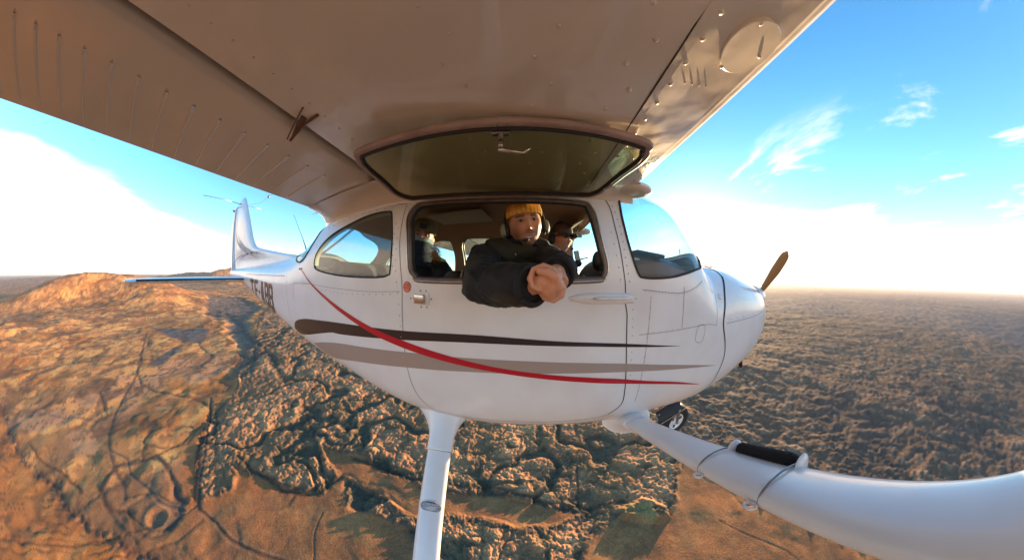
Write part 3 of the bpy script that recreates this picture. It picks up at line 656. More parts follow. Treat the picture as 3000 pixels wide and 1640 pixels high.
# painted stripes, thin films on the skin
def film(name, upr, low, m, parent=None, off=.0016):
    L = np.concatenate([smooth_loop(upr, 6, False), smooth_loop(low, 6, False)[::-1]]); q = XZ(L[:, 0], L[:, 1])
    return patch(name, q, [], .05, off, m, parent or PL)
film('black_stripe', [(-3.02, -.40), (-2.946, -.325), (-2.75, -.277), (-2.517, -.256), (-2.212, -.236), (-1.717, -.215), (-1.322, -.202), (-.95, -.221), (-.637, -.243), (-.268, -.291)],
     [(-3.02, -.402), (-2.93, -.432), (-2.754, -.405), (-2.371, -.321), (-2.231, -.31), (-1.717, -.263), (-1.322, -.239), (-.862, -.246), (-.616, -.262), (-.268, -.292)], M_['black'])
film('tan_stripe', [(-2.70, -.468), (-2.60, -.44), (-2.482, -.412), (-2.252, -.375), (-1.95, -.347), (-1.686, -.326), (-1.507, -.319), (-1.22, -.315), (-.951, -.322), (-.622, -.347), (-.207, -.412), (.135, -.475)],
     [(-2.70, -.469), (-2.62, -.50), (-2.534, -.522), (-2.387, -.520), (-2.141, -.472), (-1.9, -.437), (-1.693, -.412), (-1.514, -.398), (-1.314, -.385), (-.914, -.379), (-.593, -.394), (-.235, -.433), (.135, -.477)], M_['tan'])
film('red_stripe', [(-2.80, .104), (-2.72, .072), (-2.628, .019), (-2.424, -.067), (-2.203, -.144), (-1.955, -.216), (-1.717, -.266), (-1.491, -.310), (-1.245, -.352), (-1.01, -.382), (-.759, -.411), (-.595, -.437), (-.224, -.519), (.024, -.590)],
     [(-2.80, .103), (-2.70, .048), (-2.60, -.008), (-2.424, -.086), (-2.206, -.171), (-1.932, -.257), (-1.754, -.298), (-1.584, -.330), (-1.407, -.357), (-1.166, -.388), (-1.008, -.408), (-.755, -.440), (-.442, -.488), (.024, -.592)], M_['red'], off=.0026)
# registration letters TF-ABB, each a film of its own
def strokes(ch):
    t = .27
    if ch == 'T': return [[(0, 0), (1, 0), (1, t*.75), (.64, t*.75), (.64, 1), (.36, 1), (.36, t*.75), (0, t*.75)]], []
    if ch == 'F': return [[(0, 0), (1, 0), (1, .18), (.32, .18), (.32, .40), (.85, .40), (.85, .57), (.32, .57), (.32, 1), (0, 1)]], []
    if ch == '-': return [[(0, .44), (1, .44), (1, .60), (0, .60)]], []
    if ch == 'A': return [[(.30, 0), (.70, 0), (1, 1), (.72, 1), (.66, .78), (.34, .78), (.28, 1), (0, 1)]], [[(.42, .62), (.58, .62), (.52, .16), (.48, .16)]]
    return [[(0, 0), (.82, 0), (1, .12), (1, .42), (.93, .5), (1, .58), (1, .88), (.82, 1), (0, 1)]], [[(.28, .16), (.72, .16), (.72, .39), (.28, .39)], [(.28, .54), (.72, .54), (.72, .76), (.28, .76)]]
slots = [('T', -4.56, -4.36), ('F', -4.32, -4.14), ('-', -4.10, -4.04), ('A', -4.01, -3.85), ('B', -3.82, -3.68), ('B', -3.66, -3.515)]
for ch, x0, x1 in slots:
    out_, hol = strokes(ch)
    def mp(L):
        o = []
        for i in range(len(L)):
            a, b = np.array(L[i]), np.array(L[(i+1) % len(L)])
            for t in np.linspace(0, 1, 5)[:-1]:
                p = a*(1-t)+b*t; x = x0+(x1-x0)*p[0]; zt = np.interp(x, [-4.7, -4.5, -3.9, -3.5], [-.005, .000, -.022, -.045]); ht = np.interp(x, [-4.7, -4.3, -3.9, -3.5], [.215, .24, .262, .292]); o.append((x-.0*p[1], zt-ht*p[1]))
        o = np.array(o); return XZ(o[:, 0], o[:, 1])
    patch('registration_letter', mp(out_[0]), [mp(h) for h in hol], .04, .0035, M_['black'], PL)
# red and orange round placard, its letters and bars
def disc_xz(cx, cz, rx, rz, n=28): return XZ(cx+rx*np.cos(np.linspace(0, 2*np.pi, n, endpoint=False)), cz+rz*np.sin(np.linspace(0, 2*np.pi, n, endpoint=False)))
M_['orange'] = mat('orange_print', (.80, .28, .13), .4)
pc = patch('round_placard', disc_xz(-1.678, .004, .0215, .0265), [], .02, .0022, M_['red'], PL)
patch('print', disc_xz(-1.678, .004, .0175, .0220), [], .02, .0030, M_['orange'], pc)
def pbar(x0, x1, z0, z1):
    L = np.array([(x0, z0), (x1, z0), (x1, z1), (x0, z1)]); q = XZ(L[:, 0], L[:, 1]); patch('print', q, [], .02, .0037, M_['red'], pc)
pbar(-1.694, -1.662, .001, .0045); pbar(-1.694, -1.662, -.006, -.003)
for k, x0 in enumerate((-1.688, -1.681)): pbar(x0, x0+.003, .0085, .0195)
for a in ((-1.6745, -1.6715, .0085, .0195), (-1.668, -1.665, .0085, .0195), (-1.6715, -1.668, .0165, .0195), (-1.6715, -1.668, .0085, .0112)): pbar(*a)
# door latch, handle fairing
def skin_frame(x, z):
    q = XZ([x], [z]); P, N = S(q[:, 0], q[:, 1]); n = Vector(N[0]); r = Vector((1, 0, 0)); r = (r-n*r.dot(n)).normalized(); u = n.cross(r)
    if u.z < 0: u = -u
    return Vector(P[0]), r, n, u
def on_skin(mb, x, z, sx, sz, depth, bev=.003, lift=0.0):
    p, r, n, u = skin_frame(x, z); rot = Matrix((r, u, n)).transposed(); return mb.box(p+n*(depth/2+lift), (sx, sz, depth), rot, bev)
mb = MB(); on_skin(mb, -1.590, -.050, .066, .056, .004, .0015); bp_ = mb.build('latch_plate', M_['white'], door, auto=40)
mb = MB(); on_skin(mb, -1.603, -.049, .052, .044, .016, .004, .004); mb.build('door_latch', M_['chrome'], door, auto=40)
for x, z in ((-1.603, -.012), (-1.573, -.012), (-1.600, -.088), (-1.570, -.088), (-1.545, -.049), (-1.640, -.05), (-1.658, -.05)):
    p, r, n, u = skin_frame(x, z); MB().ball(p, (.0045, .0045, .0025), 8, 4, n.to_track_quat('Z', 'Y').to_matrix()).build('latch_screw', M_['steel'], door)
mb = MB(); hl = np.linspace(-.93, -.612, 24)
V = []; F = []
for i, x in enumerate(hl):
    p, r, n, u = skin_frame(x, -.028); k = math.sin(min(1, (x+.93)/.12)*math.pi/2)**.6*.024+.001
    for j in range(9):
        w = math.pi*j/8; V.append(p+u*(k*math.cos(w))+n*(.011*math.sin(w)*k/.024))
for i in range(23):
    for j in range(8): F.append((i*9+j, i*9+j+1, (i+1)*9+j+1, (i+1)*9+j))
mb.add(V, F); pts = []
mb.build('hinge_fairing', M_['white'], door)
mb = MB(); pts = []
for x in np.linspace(-.82, -.63, 8):
    p, r, n, u = skin_frame(x, -.027); pts.append(p+n*.016)
mb.tube(pts, [.004, .008, .009, .009, .009, .009, .008, .004], 8); mb.build('door_handle', M_['white'], door)
p, r, n, u = skin_frame(.13, -.035); MB().ball(p, (.022, .022, .012), 14, 8, n.to_track_quat('Z', 'Y').to_matrix()).build('round_blister', M_['white'], nose)
# cord tied round the cowling gap
mb = MB(); pts = [];
for t in np.linspace(0, 1, 9):
    x = -.02+.38*t; z = .0
    q, nn = S(np.array([x]), np.array([.445+.02*math.sin(t*6)])); pts.append(Vector(q[0])+Vector(nn[0])*(.006+.008*math.sin(t*9)**2))
mb.tube(pts, .003, 5); 
for s_ in (-1, 1):
    q, nn = S(np.array([.27, .28+.04*s_, .27+.08*s_]), np.array([.44, .435, .425])); mb.tube([Vector(a)+Vector(b)*.012 for a, b in zip(q, nn)], .003, 5)
mb.build('tied_cord', mat('brown_cord', (.20, .10, .07), .8), nose)
# ------------------------------------------------------------------ wings
DIH = math.tan(R(1.7)); YR = .47
LOW = np.array([(-.560, .560), (-.566, .535), (-.585, .515), (-.62, .5035), (-.70, .487), (-.78, .4715), (-.84, .4620), (-.90, .4550), (-.98, .4505), (-1.08, .4510), (-1.25, .4620), (-1.5, .494), (-1.70, .522), (-1.842, .538)])
UPP = np.array([(-.560, .560), (-.57, .592), (-.60, .622), (-.68, .662), (-.85, .702), (-1.1, .722), (-1.4, .712), (-1.7, .680), (-1.95, .640)])
def low_z(x): return float(np.interp(-x, -LOW[:, 0], LOW[:, 1]))
def sm(P, n=5): return smooth_loop(P, n, False)
def wing_z(y): return DIH*(abs(y)-.5)
def sweep_y(sec, ys, taper=None):
    V = []; k = len(sec)
    for y in ys:
        for (x, z) in sec: V.append((x, y, z+wing_z(y)))
    F = [(i*k+j, i*k+j+1, (i+1)*k+j+1, (i+1)*k+j) for i in range(len(ys)-1) for j in range(k-1)]
    return V, F
def make_wing(side):
    s = -1 if side == 'near' else 1
    ys = [s*(YR+(5.45-YR)*t) for t in np.linspace(0, 1, 70)]
    sec = sm(LOW)
    V = []; k = len(sec)
    for y in ys:
        for j, (x, z) in enumerate(sec):
            d = .0016*math.sin(x*17+1.2*math.sin(y*9))*math.sin(y*13.5+.8)*(1 if -1.8 < x < -.62 else 0)
            V.append((x, y, z+wing_z(y)+d))
    F = [(i*k+j, i*k+j+1, (i+1)*k+j+1, (i+1)*k+j) for i in range(len(ys)-1) for j in range(k-1)]
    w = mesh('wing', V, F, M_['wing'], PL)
    # upper skin and rear cove
    V, F = sweep_y(sm(UPP), ys); mesh('upper_skin', V, F, M_['white'], w)
    V, F = sweep_y([(-1.842, .538), (-1.844, .5405), (-1.846, .60), (-1.80, .66), (-1.95, .640)], ys); mesh('flap_cove', V, F, M_['joint'] if False else mat('cove_painted_shade', (.05, .03, .028), .8), w, smooth=False)  # cove coloured dark to paint the shade inside the deep flap gap
    # tip
    tip = np.concatenate([sec, sm(UPP)[::-1][:-1]]); y = ys[-1]; mesh('wing_tip', [(x, y, z+wing_z(y)) for x, z in tip]+[(-1.3, y+s*.10, .62+wing_z(y))], [(i, (i+1) % len(tip), len(tip)) for i in range(len(tip))], M_['white'], w)
    return w
def make_flap(side, y0, y1, name, nst):
    s = -1 if side == 'near' else 1
    sec = sm([(-1.955, .628), (-1.915, .612), (-1.902, .590), (-1.898, .572), (-1.908, .552), (-1.935, .538), (-2.06, .524), (-2.25, .502), (-2.42, .478), (-2.424, .482), (-2.25, .545), (-2.05, .60), (-1.955, .628)], 4)
    ys = [s*(y0+(y1-y0)*t) for t in np.linspace(0, 1, 40)]
    V, F = sweep_y(sec, ys); k = len(sec); F.append(tuple(range(k-1))); F.append(tuple((len(ys)-1)*k+i for i in range(k-1)))
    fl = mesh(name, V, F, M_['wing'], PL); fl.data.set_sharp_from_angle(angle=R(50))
    def fz(x): return float(np.interp(-x, [1.93, 2.06, 2.25, 2.42], [.536, .524, .502, .478]))
    proto = None
    for i in range(nst):
        y = y0+.26+.1055*i
        if y > y1-.03: break
        if proto is None:
            V = []; F = []
            for a, x in enumerate(np.linspace(-2.064, -2.41, 14)):
                wd = .0085*(1-.55*a/13); hh = .0055 if a > 0 else .004
                for j in range(7):
                    w = math.pi*j/6; V.append((x, wd*math.cos(w), fz(x)+.0008-hh*math.sin(w)))
            F = [(a*7+j, a*7+j+1, (a+1)*7+j+1, (a+1)*7+j) for a in range(13) for j in range(6)]+[tuple(range(7))]
            mb = MB().add(V, F); mb.ball((-2.058, 0, fz(-2.058)), (.0045, .0045, .003), 8, 4); proto = mb.build('flap_stiffener', M_['wing'], fl); o = proto
        else: o = proto.copy(); COL.objects.link(o); o.parent = fl
        o.location = (0, s*y, wing_z(y))
    return fl
wing_n = make_wing('near'); wing_f = make_wing('far')
flap_n = make_flap('near', .52, 3.0, 'wing_flap', 30); flap_f = make_flap('far', .52, 3.0, 'wing_flap', 8)
make_flap('near', 3.02, 5.4, 'aileron', 26); make_flap('far', 3.02, 5.4, 'aileron', 0)
# centre section over the cabin and the root fairings
secC = np.concatenate([sm([(-.545, .575), (-.552, .595), (-.60, .635), (-.68, .672), (-.85, .708), (-1.1, .728), (-1.4, .718), (-1.7, .686), (-2.05, .64), (-2.45, .605)])])
V = []; ysC = np.linspace(-.50, .50, 16); k = len(secC)
for y in ysC:
    for x, z in secC: V.append((x, y, z-.02*(abs(y)/.5)**4))
F = [(i*k+j, i*k+j+1, (i+1)*k+j+1, (i+1)*k+j) for i in range(15) for j in range(k-1)]
mesh('centre_section', V, F, M_['white'], PL)
def root_fairing(s):
    # a smooth fillet between the underside of the wing and the side of the cabin
    xs = np.concatenate([[-.565, -.575, -.585], np.linspace(-.60, -2.40, 40), [-2.47, -2.53, -2.58]]); V = []; n = 9
    for x in xs:
        zb = .462 if x > -1.9 else .462-.03*min(1, (-x-1.9)/.5)
        zw = (low_z(min(max(x, -1.86), -.62)) if x > -1.88 else np.interp(-x, [1.88, 2.42], [.541, .477]))
        endf = 1.0
        yo = .60
        if x > -.60: endf = max(.05, 1-((x+.60)/.04)**2); yo = .50+.10*endf**.5
        if x < -2.40: endf = max(.02, 1-((-x-2.40)/.18)**2); yo = .47+.13*endf**.5
        (Pq, _) = S(np.array([x]), XZ([x], [zb-.02])[:, 1]); yi = abs(Pq[0, 1])-.002; zi = zb-.02
        zo = zw+wing_z(yo)-.0015 if endf > .5 else zw+wing_z(yo)+(1-endf)*.03
        for j in range(n):
            t = j/(n-1); a = t*math.pi/2
            V.append((x, s*(yi+(yo-yi)*(1-math.cos(a))), zi+(zo-zi)*math.sin(a)))
    F = [(i*n+j, i*n+j+1, (i+1)*n+j+1, (i+1)*n+j) for i in range(len(xs)-1) for j in range(n-1)]
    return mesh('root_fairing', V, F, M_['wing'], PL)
root_fairing(-1); root_fairing(1)
# small overhang of the leading edge above the windscreen side
for s in (-1, 1): MB().ball((-.585, s*.495, .508), (.120, .088, .034), 28, 14).build('windscreen_fairing', M_['wing'], PL)
# rivets under the near wing, each one a piece
mb = MB(); mb.ball((0, 0, 0), (.0060, .0060, .0046), 10, 6); proto = mb.build('rivet', M_['rivet2'], wing_n); rv = 0
def wing_rivet(x, y, sc=1.0):
    global rv
    o = proto if rv == 0 else proto.copy()
    if rv: COL.objects.link(o); o.parent = wing_n
    o.location = (x, y, low_z(x)+wing_z(y)-.0008); o.scale = (sc, sc, sc); rv += 1
for i in range(14):
    y = .62+.066*2*i
    if y > 1.95: break
    wing_rivet(-.898, -(y+.205-.066*2)); wing_rivet(-.932, -(y+.27-.066*2)); wing_rivet(-1.071, -(y+.195-.066*2), .8); wing_rivet(-1.107, -(y+.259-.066*2), .8)
    wing_rivet(-1.256, -(y+.187-.066*2), .7); wing_rivet(-1.293, -(y+.250-.066*2), .7)
for i in range(16): wing_rivet(-.810, -(.815+.063*i), 1.15)
for i in range(18): wing_rivet(-1.7255, -(.72+.0695*i), .55)
for x, y in ((-.775, -1.143), (-.753, -1.145), (-.731, -1.147), (-.71, -1.150)): wing_rivet(x, y, .5)
for x, y in ((-.70, -.70), (-.66, -.705), (-.62, -.71), (-.74, -.80)): wing_rivet(x, y, .7)
# lapped skin edge: the forward sheet stands a little proud of the next
V = []; ysL = np.linspace(-.60, -5.4, 160); F = []
for i, y in enumerate(ysL):
    z = low_z(-.838)+wing_z(y); wv = .0012*math.sin(y*37)
    V += [(-.8405, y, z+.001), (-.8400, y, z-.0030+wv*.3), (-.820, y, low_z(-.820)+wing_z(y)-.0028), (-.62, y, low_z(-.62)+wing_z(y)-.0012), (-.585, y, low_z(-.585)+wing_z(y)-.0003)]
for i in range(len(ysL)-1): F += [(i*5+j, i*5+j+1, (i+1)*5+j+1, (i+1)*5+j) for j in range(4)]
lap = mesh('leading_edge_skin', V, F, M_['wing'], wing_n, smooth=False)
V = [];
for y in ysL: z = low_z(-.842)+wing_z(y)-.0009; V += [(-.8435, y, z), (-.8395, y, z)]
mesh('skin_gap', V, [(2*i, 2*i+1, 2*i+3, 2*i+2) for i in range(len(ysL)-1)], M_['seal'], wing_n)
# round inspection cover with three screws
cx_, cy_ = -.690, -1.287; tl = math.atan2(low_z(-.62)-low_z(-.76), .14); rotp = Matrix.Rotation(-tl, 3, 'Y') @ Matrix.Rotation(DIH, 3, 'X')
mb = MB(); c0 = Vector((cx_, cy_, low_z(cx_)+wing_z(cy_)))
ring = []; n = 56; Vd = []; Fd = []
for rr_, dz in ((.0695, .010), (.0695, -.0055), (.0675, -.0072), (.0, -.0072)):
    for k in range(n): Vd.append(c0+rotp @ Vector((rr_*math.cos(2*math.pi*k/n)*1.0, rr_*math.sin(2*math.pi*k/n)*1.12, dz)))
for a in range(3):
    for k in range(n): Fd.append((a*n+k, a*n+(k+1) % n, (a+1)*n+(k+1) % n, (a+1)*n+k))
mb.add(Vd, Fd); cov = mb.build('inspection_cover', M_['wing'], wing_n, auto=35)
for x, y in ((-.720, -1.344), (-.724, -1.219), (-.650, -1.284)):
    MB().ball(Vector((x, y, 0))+Vector((0, 0, (c0.z+(low_z(x)-low_z(cx_))+wing_z(y)-wing_z(cy_))-.0092)), (.0055, .0055, .0030), 10, 6).build('screw', M_['wing'], wing_n)
# flap track bracket standing in the gap
mb = MB(); zb = .54+wing_z(1.1)
mb.add([(-1.80, -1.112, zb-.012), (-1.80, -1.088, zb-.012), (-1.895, -1.078, zb-.050), (-1.80, -1.112, zb+.02), (-1.80, -1.088, zb+.02), (-1.88, -1.085, zb+.02)], [(0, 1, 2), (3, 5, 4), (0, 2, 5, 3), (1, 4, 5, 2), (0, 3, 4, 1)])
mb.tube([(-1.74, -1.085, .525+wing_z(1.09)), (-1.82, -1.082, .52+wing_z(1.09)), (-1.90, -1.075, .492+wing_z(1.08))], .0055, 6)
mb.tube([(-1.76, -1.135, .527+wing_z(1.1)), (-1.83, -1.112, .515+wing_z(1.1)), (-1.90, -1.088, .490+wing_z(1.08))], .003, 6)
mb.build('flap_bracket', mat('brown_bracket', (.16, .075, .045), .5), wing_n, smooth=False)

# ------------------------------------------------------------------ wing strut
A = Vector((-.46, -.47, -.76)); B = Vector((-1.04, -2.83, .57))
def foil_bar(name, A, B, chord, thick, m, n=28, segs=30, flare=None, chord_dir=(1, 0, 0), parent=None):
    T = (B-A).normalized(); cd = Vector(chord_dir); cd = (cd-T*cd.dot(T)).normalized(); nd = T.cross(cd); V = []; F = []
    for i in range(segs+1):
        t = i/segs; p = A.lerp(B, t); f = flare(t) if flare else (1, 1)
        for k in range(n):
            w = 2*math.pi*k/n; V.append(p+cd*(chord/2*f[0]*math.cos(w)*(1 if math.cos(w) > 0 else 1.15))+nd*(thick/2*f[1]*math.sin(w)))
    F = [(i*n+k, i*n+(k+1) % n, (i+1)*n+(k+1) % n, (i+1)*n+k) for i in range(segs) for k in range(n)]
    F.append(tuple(range(n))); F.append(tuple(segs*n+k for k in range(n)))
    return mesh(name, V, F, m, parent or PL)
strut = foil_bar('wing_strut', A, B, .125, .058, M_['white'], flare=lambda t: (1+.0*t, 1))
foil_bar('wing_strut', Vector((-.46, .47, -.76)), Vector((-1.04, 2.83, .57)), .125, .058, M_['white'])
d = (B-A).normalized()
foil_bar('strut_cuff', A-d*.09, A+d*.10, .14, .075, M_['white'], segs=12, flare=lambda t: (1+1.1*(1-t)**2.6, 1+1.6*(1-t)**2.4), parent=strut)
# black foam sleeve taped round the front of the strut and two tie rings
def strut_frame():
    T = d; cd = Vector((1, 0, 0)); cd = (cd-T*cd.dot(T)).normalized(); nd = T.cross(cd)
    if nd.z < 0: nd = -nd
    return T, cd, nd
T_, cd_, nd_ = strut_frame()
def strut_ring(t, rc, rt, rad, name, m, a0=0, a1=2*math.pi, n=40, parent=None):
    p = A+T_*t; pts = []
    for k in range(n+1):
        w = a0+(a1-a0)*k/n; pts.append(p+cd_*(rc*math.cos(w))+nd_*(rt*math.sin(w)))
    return MB().tube(pts, rad, 6, caps=True).build(name, m, parent or strut)
for t in (.80, 1.005):
    strut_ring(t, .070, .0345, .0022, 'tie_wire', M_['steel'])
for t, lean in ((.822, 0), (1.0, .012)):
    # the wire ends in a loop under the rear edge
    p = A+T_*t-cd_*.083-nd_*.004; pts = [p+T_*(.013*math.cos(w))+cd_*(.009*math.sin(w)) for w in np.linspace(0, 2*math.pi, 18)]
    MB().tube(pts, .0032, 6).build('wire_loop', M_['white'], strut)
mb = MB(); V = []; F = []; nn_ = 16
for i, t in enumerate(np.linspace(.815, 1.0, 26)):
    p = A+T_*t; e = 1-.55*(max(0, 1-i/3.0))**2-.4*(max(0, (i-22)/3.0))**2
    for k in range(nn_):
        w = 2*math.pi*k/nn_; c_ = p+cd_*.047+nd_*.020
        j = .0012*math.sin(i*2.3+k*1.7)
        V.append(c_+(cd_*.83+nd_*.55)*((.019*e+j)*math.cos(w))+(cd_*-.55+nd_*.83)*((.031*e+j)*math.sin(w)))
for i in range(25):
    for k in range(nn_): F.append((i*nn_+k, i*nn_+(k+1) % nn_, (i+1)*nn_+(k+1) % nn_, (i+1)*nn_+k))
F += [tuple(range(nn_)), tuple(25*nn_+k for k in range(nn_))]
foam = mat('black_foam', (.012, .012, .013), .95, bump=[(260, .8, .004)])
mesh('foam_sleeve', V, F, foam, strut)
for t, wd_, ht_ in ((.806, .010, .027), (1.010, .003, .025)):
    p = A+T_*t+cd_*.040+nd_*.024; MB().ball(p, (wd_, ht_, ht_*.85), 14, 10, Matrix((T_, (cd_*.83+nd_*.55), (cd_*-.55+nd_*.83))).transposed()).build('sleeve_collar', M_['white'], strut)

# ------------------------------------------------------------------ landing gear
GA = Vector((-1.57, -.36, -.76)); GB = Vector((-1.53, -1.22, -1.44))
def gear(s):
    a = Vector((GA.x, s*abs(GA.y), GA.z)); b = Vector((GB.x, s*abs(GB.y), GB.z)); dd = (b-a).normalized()
    g = foil_bar('landing_gear_leg', a, b, .128, .060, M_['white'])
    foil_bar('leg_fairing', a-dd*.02, a+dd*.26, .140, .078, M_['white'], segs=20, flare=lambda t: (1+1.9*max(0, 1-t*1.25)**2.2, 1+1.5*max(0, 1-t*1.25)**2.2), parent=g)
    pts = []
    T2 = dd; cdd = Vector((1, 0, 0)); cdd = (cdd-T2*cdd.dot(T2)).normalized(); nd2 = T2.cross(cdd)
    if nd2.z < 0: nd2 = -nd2
    for t in (.26,): 
        p = a+T2*t; MB().tube([p+cdd*(.0715*math.cos(w))+nd2*(.0395*math.sin(w)) for w in np.linspace(0, 2*math.pi, 40)], .0012, 5).build('fairing_edge', M_['joint'], g)
    # oval non-slip step
    p0 = a+T2*.575+nd2*.0345; V = []; F = []; n = 40
    outl = []
    for k in range(n):
        w = 2*math.pi*k/n; cx0 = .033*(1 if math.cos(w) > 0 else -1); outl.append((cx0+.023*math.cos(w), .023*math.sin(w)))
    for dz in (0.002, .004):
        for (u_, v_) in outl: V.append(p0+cdd*u_+T2*v_+nd2*(dz-u_*u_*4.4))
    F = [(k, (k+1) % n, n+(k+1) % n, n+k) for k in range(n)]+[tuple(n+k for k in range(n))]
    mesh('step_plate', V, F, mat('worn_step', (.33, .34, .36), .8, bump=[(180, .6, .003)]), g, smooth=False)
    mb = MB()
    for iu in range(9):
        for iv in range(4):
            u_ = -.044+.011*iu+(.005 if iv % 2 else 0); v_ = -.014+.009*iv
            if abs(u_) > .043: continue
            mb.box(p0+cdd*u_+T2*v_+nd2*(.0048-u_*u_*4.4), (.0075, .0060, .0012), Matrix((cdd, T2, nd2)).transposed())
    mb.build('step_tread', mat('tread_grey', (.50, .51, .53), .8), g, smooth=False, kind='stuff')
    mb = MB(); mb.box(p0+T2*(-.026)+cdd*.004+nd2*.003, (.046, .004, .004), Matrix((cdd, T2, nd2)).transposed()); mb.build('step_edge', M_['seal'], g, smooth=False)
    # wheel
    wc = b+Vector((0, s*.10, -.02)); mb = MB()
    wheel('main_wheel', wc, .20, .14, g)
def wheel(name, c, rad, wid, parent, yaw=0.0):
    rot = Matrix.Rotation(yaw, 3, 'Z'); V = []; F = []; n = 40
    prof_ = [(.52, -.38), (.62, -.5), (.80, -.5), (.93, -.40), (1.0, -.18), (1.0, .18), (.93, .40), (.80, .5), (.62, .5), (.52, .38)]
    for (r_, w_) in prof_:
        for k in range(n):
            a = 2*math.pi*k/n; V.append(c+rot @ Vector((rad*r_*math.cos(a), wid*w_, rad*r_*math.sin(a))))
    F = [(i*n+k, i*n+(k+1) % n, (i+1)*n+(k+1) % n, (i+1)*n+k) for i in range(len(prof_)-1) for k in range(n)]
    ty = mesh(name, V, F, M_['rubber'], parent)
    V = []; F = []
    pr = [(.53, -.40), (.50, -.42), (.46, -.30), (.24, -.30), (.20, -.44), (.06, -.46), (.0, -.46)]
    for sgn in (1, -1):
        b0 = len(V)
        for (r_, w_) in pr:
            for k in range(n):
                a = 2*math.pi*k/n; V.append(c+rot @ Vector((rad*r_*math.cos(a), sgn*wid*w_, rad*r_*math.sin(a))))
        F += [(b0+i*n+k, b0+i*n+(k+1) % n, b0+(i+1)*n+(k+1) % n, b0+(i+1)*n+k) for i in range(len(pr)-1) for k in range(n)]
    mesh('rim', V, F, M_['white'], ty)
    for k in range(3):
        a = 2*math.pi*k/3+.5; MB().box(c+rot @ Vector((rad*.35*math.cos(a), -wid*.31, rad*.35*math.sin(a))), (rad*.22, .006, rad*.16), rot @ Matrix.Rotation(-a, 3, 'Y'), .002).build('rim_opening', M_['seal'], ty)
    return ty
gear(-1); gear(1)
# nose gear
NW = Vector((.36, -.02, -1.255))
nleg = MB().tube([(.30, 0, -.70), (.33, 0, -.98), (.35, 0, -1.12)], [.04, .035, .03], 12).build('nose_gear_leg', M_['steel'], PL)
nw = wheel('nose_wheel', NW, .165, .12, nleg, R(4))
mb = MB()
rq = Matrix.Rotation(R(-24), 3, 'Y')
mb.box((.20, -.085, -1.075), (.25, .012, .105), rq @ Matrix.Rotation(R(-38), 3, 'X'), .003)
mb.build('mud_flap', M_['dash'], nleg, auto=40)
mb = MB(); mb.box((.185, -.055, -1.015), (.26, .006, .012), rq, .001); mb.box((.24, -.125, -1.125), (.27, .006, .010), rq, .001); mb.box((.08, -.085, -1.10), (.010, .09, .010), rq @ Matrix.Rotation(R(-45), 3, 'X'), .001)
mb.build('flap_trim', M_['chrome'], nleg)
for s in (-.075, .075): MB().tube([(.34, s, -1.05), (.36, s, -1.255)], .014, 8).build('fork_arm', M_['steel'], nleg)
MB().tube([(.36, -.09, -1.255), (.36, .09, -1.255)], .016, 10).build('axle', M_['steel'], nleg)
MB().tube([(.95, -.16, -.60), (1.0, -.18, -.74)], .022, 10).build('exhaust_pipe', mat('sooty_pipe', (.06, .035, .03), .6, metal=.6), nose)

# ------------------------------------------------------------------ propeller
hub = Vector((1.44, 0, -.10)); tipd = (Vector((1.42, -.357, .319))-Vector((1.42, -.02, -.09))).normalized()
prop = empty('propeller', (0, 0, 0), PL)
spn = [(1.30, .13), (1.36, .128), (1.44, .115), (1.52, .085), (1.57, .05), (1.60, .015)]; V = []; n = 28
for x, r_ in spn:
    for k in range(n): V.append((x, r_*math.cos(2*math.pi*k/n), -.10+r_*math.sin(2*math.pi*k/n)))
F = [(i*n+k, i*n+(k+1) % n, (i+1)*n+(k+1) % n, (i+1)*n+k) for i in range(len(spn)-1) for k in range(n)]+[tuple((len(spn)-1)*n+k for k in range(n))]
mesh('spinner', V, F, M_['white'], prop)
mb_w = mat('varnished_brown_blade', (.34, .17, .06), .4, coat=.3)
for sg in (1, -1):
    V = []; dirv = tipd*sg; side = Vector((1, 0, 0)).cross(dirv)
    for i, t in enumerate(np.linspace(.07, .60, 16)):
        ch = np.interp(t, [.07, .2, .36, .52, .585, .60], [.05, .085, .11, .10, .07, .02]); th = np.interp(t, [.07, .3, .95], [.05, .022, .008]); tw = R(np.interp(t, [.07, .95], [55, 14]))
        a = side*math.cos(tw)+Vector((1, 0, 0))*math.sin(tw); b = -side*math.sin(tw)+Vector((1, 0, 0))*math.cos(tw)
        for k in range(12): w = 2*math.pi*k/12; V.append(hub+dirv*t+a*(ch/2*math.cos(w))+b*(th/2*math.sin(w)))
    F = [(i*12+k, i*12+(k+1) % 12, (i+1)*12+(k+1) % 12, (i+1)*12+k) for i in range(15) for k in range(12)]+[tuple(range(12)), tuple(15*12+k for k in range(12))]
    mesh('propeller_blade', V, F, mb_w, prop)

